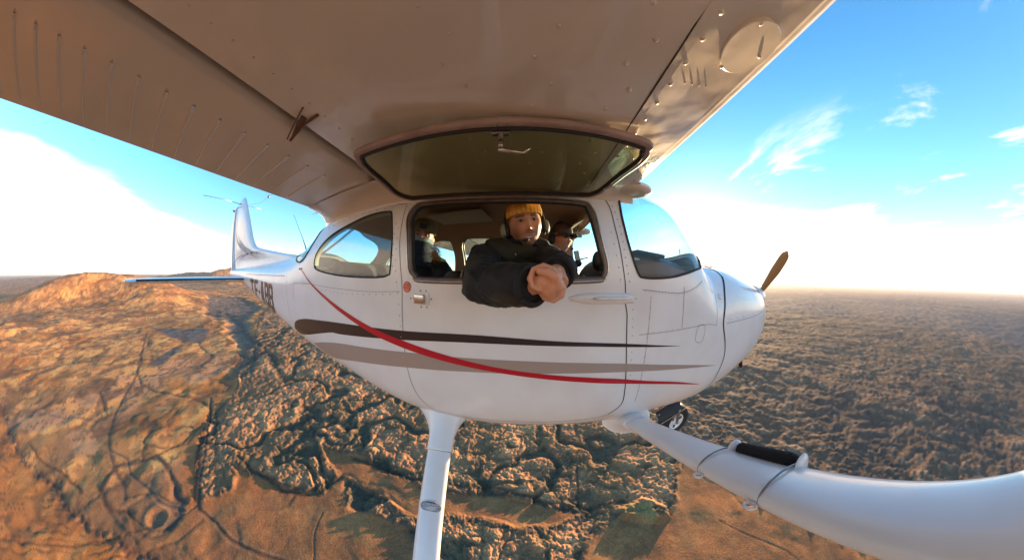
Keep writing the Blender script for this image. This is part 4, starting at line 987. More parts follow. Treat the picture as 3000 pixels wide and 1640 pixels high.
# ------------------------------------------------------------------ tail
def slab(name, outline, thick, axis, m, parent, edge=.3, le=None):
    """thin lens-shaped surface from an outline (list of leading/trailing pairs): rows of (le point, te point)"""
    V = []; F = []; cs = np.linspace(0, 1, 13); k = len(cs)*2
    for (a, b, th) in outline:
        a = Vector(a); b = Vector(b); ax = Vector(axis)
        for t in cs: V.append(a.lerp(b, t)+ax*(th/2*(math.sqrt(max(0, t))*2.6*(1-t)+.0))) 
        for t in cs[::-1]: V.append(a.lerp(b, t)-ax*(th/2*(math.sqrt(max(0, t))*2.6*(1-t)+.0)))
    m_ = len(outline)
    F = [(i*k+j, i*k+(j+1) % k, (i+1)*k+(j+1) % k, (i+1)*k+j) for i in range(m_-1) for j in range(k)]
    F += [tuple(range(k)), tuple((m_-1)*k+j for j in range(k))]
    return mesh(name, V, F, m, parent)
ol = []
for z, xl, xt, th in ((.05, -4.7, -6.20, .11), (.18, -3.5, -6.22, .03), (.265, -3.52, -6.23, .03), (.30, -3.85, -6.24, .04), (.355, -4.28, -6.25, .055), (.42, -4.74, -6.26, .08), (.455, -4.92, -6.27, .09), (.50, -5.00, -6.28, .10), (.62, -5.14, -6.31, .10), (.9, -5.38, -6.38, .09), (1.2, -5.68, -6.44, .08), (1.34, -5.84, -6.40, .06), (1.40, -5.94, -6.22, .04), (1.425, -6.02, -6.14, .01)):
    ol.append(((xl, 0, z), (xt, 0, z), th))
fin = slab('tail_fin', ol, .1, (0, 1, 0), M_['white'], PL)
ol = [((-6.20, 0, .02), (-6.34, 0, .02), .06), ((-6.22, 0, .3), (-6.46, 0, .3), .06), ((-6.27, 0, .62), (-6.58, 0, .62), .06), ((-6.36, 0, 1.0), (-6.66, 0, 1.0), .05), ((-6.42, 0, 1.24), (-6.68, 0, 1.22), .04), ((-6.36, 0, 1.31), (-6.66, 0, 1.26), .03)]
slab('rudder', ol, .1, (0, 1, 0), M_['white'], PL)
M_['ghost'] = mat('grey_stripe_paint', (.16, .19, .26), .4)
def fin_line(pts, wds, name='fin_stripe'):
    L = smooth_loop([(p[0], p[1]) for p in pts], 10, False); w = np.interp(np.linspace(0, 1, len(L)), np.linspace(0, 1, len(wds)), wds)
    P = np.array([(x, -.046, z) for x, z in L]); N = np.tile([0, -1.0, 0], (len(P), 1)); V, F = strip(P, N, w, .012); mesh(name, V, F, M_['ghost'], fin)
fin_line([(-6.08, .80), (-5.80, .56), (-5.35, .40), (-4.75, .28)], [.004, .045, .03, .003])
fin_line([(-5.85, .68), (-5.5, .50), (-5.0, .37), (-4.5, .33)], [.003, .035, .02, .003])
fin_line([(-6.08, .15), (-5.85, .30), (-5.4, .36), (-4.6, .37)], [.003, .03, .02, .003])
mb = MB(); mb.tube([(-6.17, -.05, .12), (-6.20, -.045, .5), (-6.30, -.04, .95), (-6.36, -.035, 1.25)], .006, 5); mb.build('rudder_gap', M_['joint'], fin)
def tail_half(s):
    ol = []
    for y, xl, xt, th, dz in ((.10, -5.02, -5.72, .085, 0), (.6, -5.06, -5.74, .08, 0), (1.2, -5.12, -5.76, .07, 0), (1.75, -5.19, -5.78, .055, 0), (1.86, -5.26, -5.78, .04, 0), (1.885, -5.40, -5.72, .012, 0)):
        ol.append(((xl, s*y, -.022), (xt, s*y, -.022), th))
    st = slab('tailplane', ol, .1, (0, 0, 1), M_['white'], PL)
    ol = [((-5.74, s*.12, -.022), (-6.12, s*.12, -.03), .05), ((-5.79, s*1.7, -.022), (-6.08, s*1.7, -.03), .04), ((-5.79, s*1.87, -.022), (-6.02, s*1.87, -.03), .02)]
    slab('elevator', ol, .1, (0, 0, 1), M_['white'], PL)
    V = []; n = 10
    for y, xl, th in ((.12, -5.02, .085), (.6, -5.06, .08), (1.2, -5.12, .07), (1.70, -5.18, .057)):
        for k in range(n):
            w = math.pi*(.5+1.0*k/(n-1)); tt = .09*(1-abs(math.cos(w)))**1.5
            t_ = .0+.13*(1-math.cos((k/(n-1)-.42)*math.pi))/1.0
            V.append((xl+.006-(xl-(-5.72))*t_*.9, s*y, -.022+(.5-k/(n-1))*2*(th/2*(math.sqrt(t_)*2.6*(1-t_))*.5+.008)))
    F = [(i*n+k, i*n+k+1, (i+1)*n+k+1, (i+1)*n+k) for i in range(3) for k in range(n-1)]
    mesh('leading_edge_boot', V, F, M_['boot'], st)
tail_half(-1); tail_half(1)
# antennas
mb = MB().tube([(-3.36, 0, .27), (-3.42, 0, .36), (-3.50, 0, .46), (-3.76, 0, .74)], [.012, .007, .004, .002], 6); mb.ball((-3.76, 0, .745), .008, 8, 6); mb.build('whip_antenna', M_['steel'], PL)
mb = MB(); mb.tube([(-6.08, -.02, 1.30), (-6.05, -.35, 1.31), (-5.95, -.80, 1.27)], .006, 5); mb.tube([(-6.08, .02, 1.30), (-6.05, .5, 1.30)], .006, 5); mb.tube([(-6.0, 0, 1.26), (-5.80, -.22, 1.12)], .005, 5); mb.ball((-6.06, 0, 1.30), (.03, .05, .02), 8, 6)
mb.build('fin_antenna', M_['steel'], PL)
MB().ball((-6.60, -.02, 1.27), (.035, .03, .02), 8, 6).build('tail_light', M_['steel'], PL)
mb = MB(); mb.tube([(-5.86, 0, 1.24), (-4.6, -.15, 1.02), (-3.3, -.45, .84), (-2.45, -.85, .60)], .0022, 4); mb.ball((-3.95, -.30, .932), (.018, .018, .018), 8, 6); mb.build('wire_antenna', M_['steel'], PL)

# ------------------------------------------------------------------ the opened side window
ow = empty('open_window', (0, 0, 0), PL); al = R(2.0)
vdir = Vector((0, -math.cos(al), math.sin(al))); ndir = Vector((0, -math.sin(al), -math.cos(al)))
def OW(x, v, off=0.0):
    bul = .020*math.sin(max(0, min(1, v/.39))*math.pi)*math.cos((x+1.235)/.46*math.pi/2)
    bow = .012*(1-((x+1.235)/.46)**2)
    return Vector((x, -.552, .428))+vdir*(v*1.045)+ndir*(off-bow*v/.39*.3)-ndir*bul*.6
owl = smooth_loop([(-1.688, .19), (-1.700, .08), (-1.672, .018), (-1.60, .002), (-1.215, -.004), (-.885, .004), (-.815, .03), (-.792, .10), (-.775, .20), (-.755, .30), (-.765, .352), (-.815, .385), (-1.2, .405), (-1.60, .392), (-1.66, .365), (-1.680, .30)], 7)
def ring_mesh(name, L, a, b, off, m, parent, n=10):
    k = len(L); P = [OW(*q, off) for q in L]; V = []
    for i in range(k):
        T = (P[(i+1) % k]-P[i-1]).normalized(); Nn = ndir; Bn = T.cross(Nn).normalized()
        for j in range(n): w = 2*math.pi*j/n; c, s2 = math.cos(w), math.sin(w); V.append(P[i]+Bn*(a*math.copysign(abs(c)**.6, c))+Nn*(b*math.copysign(abs(s2)**.6, s2)))
    return mesh(name, V, [(i*n+j, i*n+(j+1) % n, ((i+1) % k)*n+(j+1) % n, ((i+1) % k)*n+j) for i in range(k) for j in range(n)], m, parent)
cen = owl.mean(0)
fr = ring_mesh('window_frame', owl, .012, .011, 0, M_['pinkframe'], ow)
inn = cen+(owl-cen)*np.array([.968, .93]); ring_mesh('window_seal', inn, .006, .007, .008, M_['seal'], fr)
V = []; F = []; gx = np.linspace(-1.70, -.75, 40); gv = np.linspace(0, .40, 20)
inn2 = cen+(owl-cen)*np.array([.972, .94]); g = np.array([(a, b) for a in gx for b in gv]); g = g[inpoly(g[:, 0], g[:, 1], inn2) & (segd(g[:, 0], g[:, 1], inn2) > .008)]
A2 = np.concatenate([g, inn2]); bse = len(g); vo, _, fo, *_ = delaunay_2d_cdt([Vector((float(a), float(b))) for a, b in A2], [(bse+i, bse+(i+1) % len(inn2)) for i in range(len(inn2))], [], 0, 1e-5)
ff = [f for f in fo if inpoly(np.array([sum(vo[i].x for i in f)/3]), np.array([sum(vo[i].y for i in f)/3]), inn2)[0]]
mesh('pane', [OW(v.x, v.y, .003) for v in vo], ff, M_['glass_green'], ow)
for x in (-1.165, -1.200): MB().ball(OW(x, .404, .012), (.006, .006, .003), 10, 6).build('frame_screw', M_['steel'], fr)
lx = -1.190; mb = MB(); b0 = OW(lx, .372, .008)
mb.box(b0+ndir*.004, (.046, .018, .006), Matrix((Vector((1, 0, 0)), vdir, ndir)).transposed(), .002)
mb.box(b0+ndir*.022-vdir*.012, (.014, .016, .040), Matrix((Vector((1, 0, 0)), vdir, ndir)).transposed(), .004)
mb.tube([b0+ndir*.040-vdir*.022+Vector((-.006, 0, 0)), b0+ndir*.046-vdir*.026+Vector((.03, 0, 0)), b0+ndir*.048-vdir*.030+Vector((.060, 0, 0)), b0+ndir*.036-vdir*.022+Vector((.078, 0, 0))], [.008, .006, .0055, .003], 8)
mb.build('window_latch', M_['chrome'], ow)
for x in (-1.50, -1.0): MB().tube([(x-.03, -.545, .43), (x+.03, -.545, .43)], .008, 8).build('window_hinge', M_['steel'], ow)
# ------------------------------------------------------------------ cabin interior
mb = MB(); mb.box((-1.30, 0, -.64), (1.4, .78, .03)); mb.build('cabin_floor', M_['seat'], PL, smooth=False)
# headlining that hides the underside of the wing centre
V = []; gx = np.linspace(-2.62, -.57, 24); gy = np.linspace(-.47, .47, 16)
for x in gx:
    for y in gy: V.append((x, y, .552-.065*(abs(y)/.47)**3-.0*x))
mesh('headlining', V, [(i*16+j, i*16+j+1, (i+1)*16+j+1, (i+1)*16+j) for i in range(23) for j in range(15)], M_['liner'], PL)
mb = MB(); mb.box((-1.62, .10, .518), (.46, .30, .012), Matrix.Rotation(R(-8), 3, 'Z'), .005); mb.build('ceiling_panel', M_['liner_l'], PL, auto=40)
for x, y in ((-1.18, .10), (-1.15, .16)): MB().box((x, y, .515), (.05, .03, .03), None, .008).build('overhead_vent', M_['liner_l'], PL, auto=40)
mb = MB(); mb.tube([(-.60, -.10, .535), (-.60, .42, .49)], .012, 8); mb.tube([(-.66, .05, .525), (-.66, .40, .49)], .006, 8); mb.build('windscreen_header', M_['liner_l'], PL)
mb = MB(); mb.box((-.70, .20, .485), (.13, .30, .008), Matrix.Rotation(R(-30), 3, 'Y'), .003); mb.build('folded_sun_visor', M_['liner_l'], PL, auto=40)
# round grey visor disc near the far pillar
mb = MB(); rt = Matrix.Rotation(R(62), 3, 'X') @ Matrix.Rotation(R(14), 3, 'Y')
mb.ball((-.715, .40, .505), (.085, .050, .006), 28, 8, rt); vs = mb.build('tinted_visor', mat('grey_tinted_disc', (.40, .42, .40), .35), PL)
mb = MB()
for rr_ in (.020, .011): mb.tube([Vector((-.735, .395, .505))+rt @ Vector((rr_*math.cos(w), rr_*math.sin(w), .008)) for w in np.linspace(0, 2*math.pi, 20)], .0014, 5)
mb.build('visor_knob', M_['steel'], vs)
# instrument panel and its hood
V = []; F = []; prof_ = [(-.63, -.15), (-.635, .06), (-.625, .135), (-.59, .185), (-.53, .215), (-.44, .225), (-.30, .215), (-.16, .185), (.0, .14)]
ys = np.linspace(-.44, .44, 18); pk = smooth_loop(prof_, 4, False); k = len(pk)
for y in ys:
    e = (1-(abs(y)/.46)**5)
    for x, z in pk: V.append((x, y, -.15+(z+.15)*(.55+.45*e)))
F = [(i*k+j, i*k+j+1, (i+1)*k+j+1, (i+1)*k+j) for i in range(len(ys)-1) for j in range(k-1)]+[tuple(range(k)), tuple((len(ys)-1)*k+i for i in range(k))]
dash = mesh('instrument_panel', V, F, M_['dash'], PL)
mb = MB(); mb.box((-.50, -.36, .155), (.05, .008, .05), Matrix.Rotation(R(10), 3, 'Y'), .002); mb.build('paper_note', mat('grey_paper', (.45, .45, .43), .8), dash)
mb = MB(); mb.box((-.40, -.30, .205), (.20, .16, .02), Matrix.Rotation(R(6), 3, 'Y'), .008); mb.build('dash_mat', M_['dash'], dash)
for y in (.22,):
    mb = MB(); mb.tube([(-.60, y, .02), (-.74, y, .03)], .012, 8); mb.tube([(-.74, y-.12, .09), (-.75, y-.11, .02), (-.75, y, .01), (-.75, y+.11, .02), (-.74, y+.12, .09)], .013, 8); mb.build('control_yoke', M_['dash'], dash)
# a headset hung by the right front corner of the window
hs_ = MB(); hs_.ball((-.675, -.22, .165), (.036, .030, .060), 16, 12); hs_.ball((-.655, -.26, .110), (.030, .022, .045), 14, 10); hs_.tube([(-.66, -.22, .22), (-.64, -.24, .15), (-.64, -.24, .08)], .010, 8)
o = hs_.build('headset', M_['dash']); tag(o, 'spare black headset hanging in the front corner of the open window', 'headset'); 
MB().box((-.672, -.285, .095), (.03, .006, .012), None, .002).build('metal_clip', M_['chrome'], o)
mb = MB(); mb.tube([(-.86, -.33, .058), (-.70, -.33, .058)], .011, 10); mb.ball((-.80, -.33, .060), (.012, .016, .018), 10, 8); mb.build('sill_bar', M_['pinkframe'], PL)
# seats
def seat(x, y, top, name, rake=12):
    s = empty(name, (x, y, 0), PL)
    r_ = Matrix.Rotation(R(-rake), 3, 'Y')
    MB().box((0, 0, -.40), (.46, .44, .12), None, .04).build('seat_cushion', M_['seat'], s, auto=50)
    MB().box((-.24, 0, (top-.38)/2-.02), (.10, .42, top+.40), r_, .045).build('backrest', M_['seat'], s, auto=50)
    pts = [Vector((-.24, 0, (top-.38)/2-.02))+r_ @ Vector((.052, yy, zz)) for yy, zz in ((-.19, -.2), (-.20, (top+.4)/2-.05), (-.15, (top+.4)/2-.008), (.15, (top+.4)/2-.008), (.20, (top+.4)/2-.05), (.19, -.2))]
    MB().tube(pts, .006, 6).build('piping', M_['liner_l'], s)
seat(-1.02, .24, .22, 'seat', 8); seat(-1.20, -.26, .10, 'seat', 10)
s2 = empty('rear_seat', (-2.05, 0, 0), PL)
MB().box((0, 0, -.38), (.46, .90, .12), None, .04).build('seat_cushion', M_['seat'], s2, auto=50)
MB().box((-.22, 0, -.10), (.10, .90, .50), Matrix.Rotation(R(-10), 3, 'Y'), .045).build('backrest', M_['seat'], s2, auto=50)
MB().ball((-1.585, .42, .075), (.016, .012, .016), 14, 10).build('window_knob', M_['liner_l'], PL)
MB().tube([(-1.50, .40, .33), (-1.49, .40, .31)], .028, 14).build('ceiling_speaker', M_['dash'], PL)
MB().box((-2.62, .0, .10), (.40, .84, .015), None, .005).build('rear_shelf', M_['liner_l'], PL)
# phone in its holder on the windscreen
ph = MB(); rp = Matrix.Rotation(R(-12), 3, 'Y') @ Matrix.Rotation(R(20), 3, 'Z')
ph.box((-.745, .0, .215), (.042, .010, .075), rp, .004); o = ph.build('phone', M_['black'], auto=40); tag(o, 'small phone with a pale screen held in a black cradle before the windscreen', 'phone')
MB().box((-.745, -.0062, .217), (.034, .001, .062), rp, 0).build('screen', mat('phone_screen', (.42, .36, .26), .2), o, smooth=False)
mb = MB(); mb.ball((-.737, .005, .163), (.030, .02, .026), 14, 10); mb.ball((-.776, .0, .185), (.010, .008, .008), 8, 6); mb.tube([(-.77, 0, .16), (-.785, 0, .15), (-.785, 0, .165)], .006, 6); mb.tube([(-.735, .01, .16), (-.70, .06, .20), (-.63, .10, .215)], .006, 6)
o2 = mb.build('phone_holder', M_['dash']); tag(o2, 'black ball-jointed phone cradle reaching up from the instrument hood', 'phone holder')
# ------------------------------------------------------------------ people
CAMP = Vector((-1.1305, -1.3947, 0.0601))
def head_surface(n=84, m=110):
    V = []; 
    for i in range(n+1):
        th = math.pi*i/n
        for k in range(m):
            w = 2*math.pi*k/m; V.append((math.sin(th)*math.sin(w), -math.sin(th)*math.cos(w), math.cos(th)))
    P = np.array(V); sx, sy, sz = P.T
    x = .077*np.sign(sx)*np.abs(sx)**.92; y = .096*np.sign(sy)*np.abs(sy)**.9; z = .118*sz
    t = np.clip((-z-.005)/.110, 0, 1); x = x*(1-.36*t**1.5); y = np.where(y > 0, y*(1-.45*t), y*(1-.06*t)); z = np.where(sz < 0, z*.99, z)
    front = 1/(1+np.exp((y+.03)/.010))
    def g(cx, cz, ax, az_): return np.exp(-((x-cx)/ax)**2-((z-cz)/az_)**2)
    d = 0*x
    br = np.clip((.032-z)/.062, 0, 1)*(z > -.036); d += np.exp(-(x/.0085)**2)*br*.020*(1/(1+np.exp(-(z+.034)/.002)))
    d += g(0, -.026, .0105, .0095)*.010
    for s in (-1, 1):
        d += g(s*.0135, -.030, .006, .007)*.0075; d -= g(s*.031, .018, .017, .0125)*.0115; d += g(s*.030, .040, .022, .007)*.0045; d += g(s*.045, -.014, .019, .017)*.0055
        d -= g(s*.022, -.05, .007, .013)*.0022
    zs = z-9*x*x+.002; gs = lambda cz, ax, az_: np.exp(-(x/ax)**2-((zs-cz)/az_)**2)
    d += gs(-.0565, .023, .0042)*.0055; d += gs(-.0700, .019, .0050)*.0055; d -= gs(-.0630, .024, .0026)*.005; d -= g(.032, -.052, .006, .012)*.003+g(-.032, -.052, .006, .012)*.003; d += g(0, -.098, .019, .012)*.008; d -= g(0, -.082, .02, .006)*.003
    y = y-d*front
    P = np.stack([x, y, z], -1)
    F = [(i*m+k, i*m+(k+1) % m, (i+1)*m+(k+1) % m, (i+1)*m+k) for i in range(n) for k in range(m)]
    return P, F
HP, HF = head_surface()
def remesh(mb, name, voxel, mt, parent, smooth=3, kind=None):
    me = bpy.data.meshes.new('tmp'); me.from_pydata(mb.v, [], mb.f); me.update()
    o = bpy.data.objects.new('tmp', me); COL.objects.link(o)
    r = o.modifiers.new('r', 'REMESH'); r.mode = 'VOXEL'; r.voxel_size = voxel; r.use_smooth_shade = True
    if smooth: s = o.modifiers.new('s', 'SMOOTH'); s.factor = .5; s.iterations = smooth
    bpy.context.view_layer.update(); dg = bpy.context.evaluated_depsgraph_get()
    nm = bpy.data.meshes.new_from_object(o.evaluated_get(dg)); bpy.data.objects.remove(o); nm.name = name; nm.shade_smooth()
    nm.materials.clear()
    return link(name, nm, mt, parent, kind)
def attr_mat(name, rough, sss=0.0):
    m = bpy.data.materials.new(name); m.use_nodes = True; t = m.node_tree; b = t.nodes['Principled BSDF']; a = t.nodes.new('ShaderNodeAttribute'); a.attribute_name = 'tone'
    t.links.new(a.outputs['Color'], b.inputs['Base Color']); b.inputs['Roughness'].default_value = rough
    if sss: b.inputs['Subsurface Weight'].default_value = sss; b.inputs['Subsurface Radius'].default_value = (.012, .004, .002); b.inputs['Subsurface Scale'].default_value = .3
    return m
SKIN = attr_mat('skin', .48)
def paint_skin(o, Minv, base, stubble=.5, brow=(.05, .03, .02)):
    me = o.data; co = np.empty(len(me.vertices)*3, np.float32); me.vertices.foreach_get('co', co); co = co.reshape(-1, 3)
    L = (np.array(Minv.to_3x3()) @ co.T).T+np.array(Minv.translation); x, y, z = L.T; f = (y < -.03) & (z > -.13) & (z < .13) & (np.abs(x) < .09)
    c = np.tile(np.array(base), (len(co), 1))
    def mx(col, w): 
        nonlocal c; c = c*(1-w[:, None])+np.array(col)*w[:, None]
    def g(cx, cz, ax, az_): return np.exp(-((x-cx)/ax)**2-((z-cz)/az_)**2)*f
    mx((base[0]*1.05, base[1]*.66, base[2]*.62), np.clip(g(.045, -.015, .022, .02)+g(-.045, -.015, .022, .02)+g(0, -.026, .014, .014), 0, 1)*.55)
    if stubble:
        w = np.clip(g(0, -.098, .06, .026)+g(0, -.046, .030, .006)+g(.058, -.055, .022, .05)+g(-.058, -.055, .022, .05), 0, 1)*stubble; mx((.16, .085, .055), w)
    zs = z-9*x*x+.002; gs = lambda cz, ax, az_: np.exp(-(x/ax)**2-((zs-cz)/az_)**2)*f
    mx((.42, .12, .10), np.clip(gs(-.0565, .022, .0036)+gs(-.0700, .018, .0042), 0, 1)*.9)
    mx((.10, .03, .03), np.clip(gs(-.0635, .030, .0045), 0, 1)*.9); mx((.85, .80, .74), np.clip(gs(-.0622, .021, .0032), 0, 1)*.95)
    for s in (-1, 1):
        mx(brow, np.clip((np.abs(z-.038+.10*np.abs(x-s*.030)) < .0050)*(np.abs(x-s*.032) < .019)*f*1.0, 0, 1)*.9); mx((.12, .05, .035), g(s*.031, .019, .017, .009)*.85)  # brows, then the shade of the eye sockets painted into the skin tone
    at = me.color_attributes.new('tone', 'FLOAT_COLOR', 'POINT'); at.data.foreach_set('color', np.concatenate([c, np.ones((len(c), 1))], 1).astype(np.float32).ravel())
def frame(loc, yaw=0, pitch=0, roll=0):
    """head frame: local -Y is where the face looks; yaw turns it towards +X"""
    return Matrix.Translation(loc) @ Matrix.Rotation(R(yaw), 4, 'Z') @ Matrix.Rotation(R(pitch), 4, 'X') @ Matrix.Rotation(R(roll), 4, 'Y')
def add_head(mb, H, sc=1.0):
    mb.add([H @ (Vector(p)*sc) for p in HP], HF)
    for s in (-1, 1): mb.ball(H @ Vector((s*.078*sc, .005, -.01)), (.010, .020, .030), 10, 8, H.to_3x3())
def eyes(H, parent):
    for s in (-1, 1):
        e = MB().ball(H @ Vector((s*.031, -.0750, .0170)), .0112, 14, 10).build('eye', mat('eye_white', (.32, .27, .24), .25), parent)
        MB().ball(H @ Vector((s*.031, -.0835, .0165)), (.0062, .0040, .0055), 12, 8, H.to_3x3()).build('iris', mat('dark_iris', (.02, .014, .01), .15), e)
def knit_cap(H, m, parent, cuff_z=.030, ribs=34, name='knitted_cap', fold=.036):
    V = []; F = []; n = ribs*6; rows = []
    for i in range(26):
        t = i/25
        if t < .34: zz = cuff_z+fold*(t/.34); k = 1.115-.03*abs(t-.17)/.17; 
        else:
            a = (t-.34)/.66*math.pi/2; zz = cuff_z+fold+(.140-cuff_z-fold)*math.sin(a); k = None
        for j in range(n):
            w = 2*math.pi*j/n; rb_ = .0026*math.cos(ribs*w)
            if k is not None: rx, ry = .0775*k+rb_, .096*k+rb_; zoff = -.016*(1+math.cos(w))/2*0+.014*(1+math.cos(w))/2
            else:
                q = math.cos((t-.34)/.66*math.pi/2)**.75 if t < 1 else 0; rx, ry = (.0775*1.07+rb_)*q, (.096*1.07+rb_)*q; zoff = .014*(1+math.cos(w))/2*max(0, 1-(t-.34)*4)
            V.append(H @ Vector((rx*math.sin(w), -ry*math.cos(w), zz+zoff)))
    F = [(i*n+j, i*n+(j+1) % n, (i+1)*n+(j+1) % n, (i+1)*n+j) for i in range(25) for j in range(n)]
    return mesh(name, V, F, m, parent)
def headset(H, label, m_cup, mike=True, side=1):
    e = empty('headset', (0, 0, 0)); tag(e, label, 'headset', 'headsets worn in the cabin')
    pts = [H @ Vector((.096*math.sin(w), .010, .012+.132*math.cos(w))) for w in np.linspace(-math.pi*.5, math.pi*.5, 26)]
    MB().tube(pts, .008, 8, flat=2.0).build('headband', M_['dash'], e)
    for s in (-1, 1):
        MB().ball(H @ Vector((s*.104, .008, -.012)), (.018, .028, .039), 18, 14, H.to_3x3()).build('ear_cup', m_cup, e)
        MB().ball(H @ Vector((s*.088, .006, -.012)), (.014, .034, .046), 16, 12, H.to_3x3()).build('ear_cushion', M_['dash'], e)
    if mike:
        MB().tube([H @ Vector(p) for p in ((side*.110, -.005, -.035), (side*.092, -.055, -.062), (side*.060, -.098, -.076), (side*.034, -.112, -.080))], .0035, 8).build('microphone_boom', M_['dash'], e)
        MB().ball(H @ Vector((side*.026, -.113, -.080)), (.017, .009, .008), 12, 8, H.to_3x3()).build('microphone', M_['dash'], e)
    return e
def folds(o, amp, sc, seed):
    me = o.data; n = len(me.vertices); co = np.empty(n*3, np.float32); me.vertices.foreach_get('co', co); no = np.empty(n*3, np.float32); me.vertices.foreach_get('normal', no)
    co = co.reshape(-1, 3).astype(float); no = no.reshape(-1, 3)
    q = ridge(co[:, 0]+co[:, 1]*.7+5, co[:, 2]-co[:, 1]*.5+9, sc, 3, seed)-.5; q2 = ridge(co[:, 1]*1.2+7, co[:, 2]+co[:, 0]*.4+3, sc*.7, 3, seed+9)-.5
    co += no*(amp*(q+q2))[:, None]; me.vertices.foreach_set('co', co.astype(np.float32).ravel()); me.update()
def cloth(name, a, b, sc=9, thr=(.48, .56)):
    m = mat(name, a, .8, bump=[(35, .35, .006), (220, .2, .001)]); t = m.node_tree; bs = t.nodes['Principled BSDF']
    tx = t.nodes.new('ShaderNodeTexCoord'); nz = t.nodes.new('ShaderNodeTexNoise'); nz.inputs['Scale'].default_value = sc; nz.inputs['Detail'].default_value = 1; t.links.new(tx.outputs['Object'], nz.inputs[0])
    r = t.nodes.new('ShaderNodeMapRange'); r.inputs[1].default_value = thr[0]; r.inputs[2].default_value = thr[1]; t.links.new(nz.outputs[0], r.inputs[0])
    mm = t.nodes.new('ShaderNodeMix'); mm.data_type = 'RGBA'; t.links.new(r.outputs[0], mm.inputs[0]); mm.inputs[6].default_value = (*a, 1); mm.inputs[7].default_value = (*b, 1); t.links.new(mm.outputs[2], bs.inputs['Base Color'])
    bs.inputs['Sheen Weight'].default_value = .03
    return m
def grip(mb, c, axis, upv, mirror=1, open_ang=0):
    """a fist closed round an axis: four fingers as bent chains, palm, thumb over the front"""
    a = axis.normalized(); u = (upv-a*upv.dot(a)).normalized(); v = a.cross(u)*mirror
    def P(rad, ang, dep): return c+(v*math.cos(R(ang))+u*math.sin(R(ang)))*rad+a*dep
    # palm with the heel of the hand
    mb.ball(P(.030, 180, -.024), (.017, .040, .043), 14, 12, Matrix((v, u, a)).transposed()); mb.ball(P(.036, 215, -.040), (.020, .028, .030), 12, 10, Matrix((v, u, a)).transposed())
    mb.ball(P(.032, 150, -.010), (.018, .024, .022), 12, 10, Matrix((v, u, a)).transposed())
    mb.ball(P(.004, 180, -.020), (.029, .029, .034), 12, 10, Matrix((v, u, a)).transposed())
    for i, (dep, rf, ln) in enumerate(((.005, .0086, 1.0), (-.0160, .0089, 1.05), (-.0365, .0085, 1.0), (-.0555, .0076, .88))):
        angs = [150, 112, 72, 30, -12, -50, -92]; rd = [.036, .036, .0355, .035, .031, .028, .023]
        pts = [P(rd[k]*ln, angs[k], dep+(-.002 if k in (1, 2) else 0)) for k in range(7)]
        mb.tube(pts, [rf*1.05, rf*1.10, rf, rf*.96, rf*1.04, rf*.92, rf*.78], 10); mb.ball(pts[-1], rf*.78, 8, 6); mb.ball(pts[1], rf*1.16, 8, 6); mb.ball(pts[4], rf*1.06, 8, 6)
    th = [P(.040, 205, -.022), P(.040, 178, .004), P(.030, 140, .019), P(.022, 92, .022), P(.024, 52, .020)]
    mb.tube(th, [.017, .0155, .0125, .0115, .0095], 10); mb.ball(th[-1], .0098, 8, 6); mb.ball(th[2], .0130, 8, 6)

def cap_limb(mb, pts, rad): mb.tube(pts, rad, 16); [mb.ball(p, r, 14, 10) for p, r in ((pts[0], rad[0]), (pts[-1], rad[-1]))]; [mb.ball(p, r*1.0, 14, 10) for p, r in zip(pts[1:-1], rad[1:-1])]

# --- the man leaning out of the window with both arms
man = empty('person', (0, 0, 0)); tag(man, 'smiling man in yellow knitted cap leaning out of the open window, both fists together', 'person')
H = frame(Vector((-1.118, -.315, .337)), 8, 5, -9) @ Matrix.Diagonal((1.13, 1.09, 1.055, 1.0))
neck = Vector((-1.125, -.245, .235)); chest = Vector((-1.17, -.20, .08)); hip = Vector((-1.20, -.18, -.30))
RS = Vector((-1.335, -.30, .150)); RE = Vector((-1.262, -.68, .040)); RWr = Vector((-1.120, -.865, .030))
LS = Vector((-.990, -.26, .160)); LE = Vector((-.975, -.60, .090)); LWr = Vector((-1.035, -.83, .072))
H1 = Vector((-1.080, -.905, .052)); H2 = Vector((-1.060, -.892, .045))
ax1 = (CAMP-H1).normalized()
body = MB(); add_head(body, H); body.tube([H @ Vector((0, .02, -.06)), neck, chest], [.058, .058, .07], 16)
body.tube([chest+Vector((0, 0, .08)), chest, hip], [.09, .13, .13], 16, flat=.7, side=Vector((1, 0, 0)))
cap_limb(body, [RS, RE, RWr], [.045, .036, .026]); cap_limb(body, [LS, LE, LWr], [.045, .036, .026]); body.tube([neck, RS], [.05, .045], 12); body.tube([neck, LS], [.05, .045], 12)
grip(body, H1, ax1, Vector((.35, 0, 1)), 1); body.tube([RWr, H1+Vector((-.024, .035, -.012))], [.026, .028], 12)
grip(body, H2+ax1*-.012+Vector((.008, 0, -.008)), ax1, Vector((-.9, 0, -.6)), 1); body.tube([LWr, H2+Vector((.030, .03, -.002))], [.026, .026], 12)
bo = remesh(body, 'body', .0027, SKIN, man, 1); paint_skin(bo, H.inverted(), (.64, .31, .19), .80); eyes(H, man)
jk = MB(); jk.tube([neck+Vector((0, .02, -.02)), chest+Vector((0, 0, .04)), chest+Vector((0, .0, -.08)), hip], [.10, .165, .175, .165], 24, flat=.72, side=Vector((1, 0, 0)))
cap_limb(jk, [RS+Vector((.05, .03, .015)), RS, RS.lerp(RE, .5)+Vector((-.012, 0, -.02)), RE+Vector((-.01, -.01, -.01)), RE.lerp(RWr, .55)+Vector((0, 0, -.008))], [.085, .092, .080, .068, .058])
jk.tube([RE.lerp(RWr, .4), RWr.lerp(H1, .42)], [.068, .050], 18)
cap_limb(jk, [LS+Vector((-.05, .03, .0)), LS, LS.lerp(LE, .5), LE, LE.lerp(LWr, .5)], [.08, .080, .070, .058, .050]); jk.tube([LE.lerp(LWr, .4), LWr+Vector((.006, .012, .002))], [.052, .044], 18)
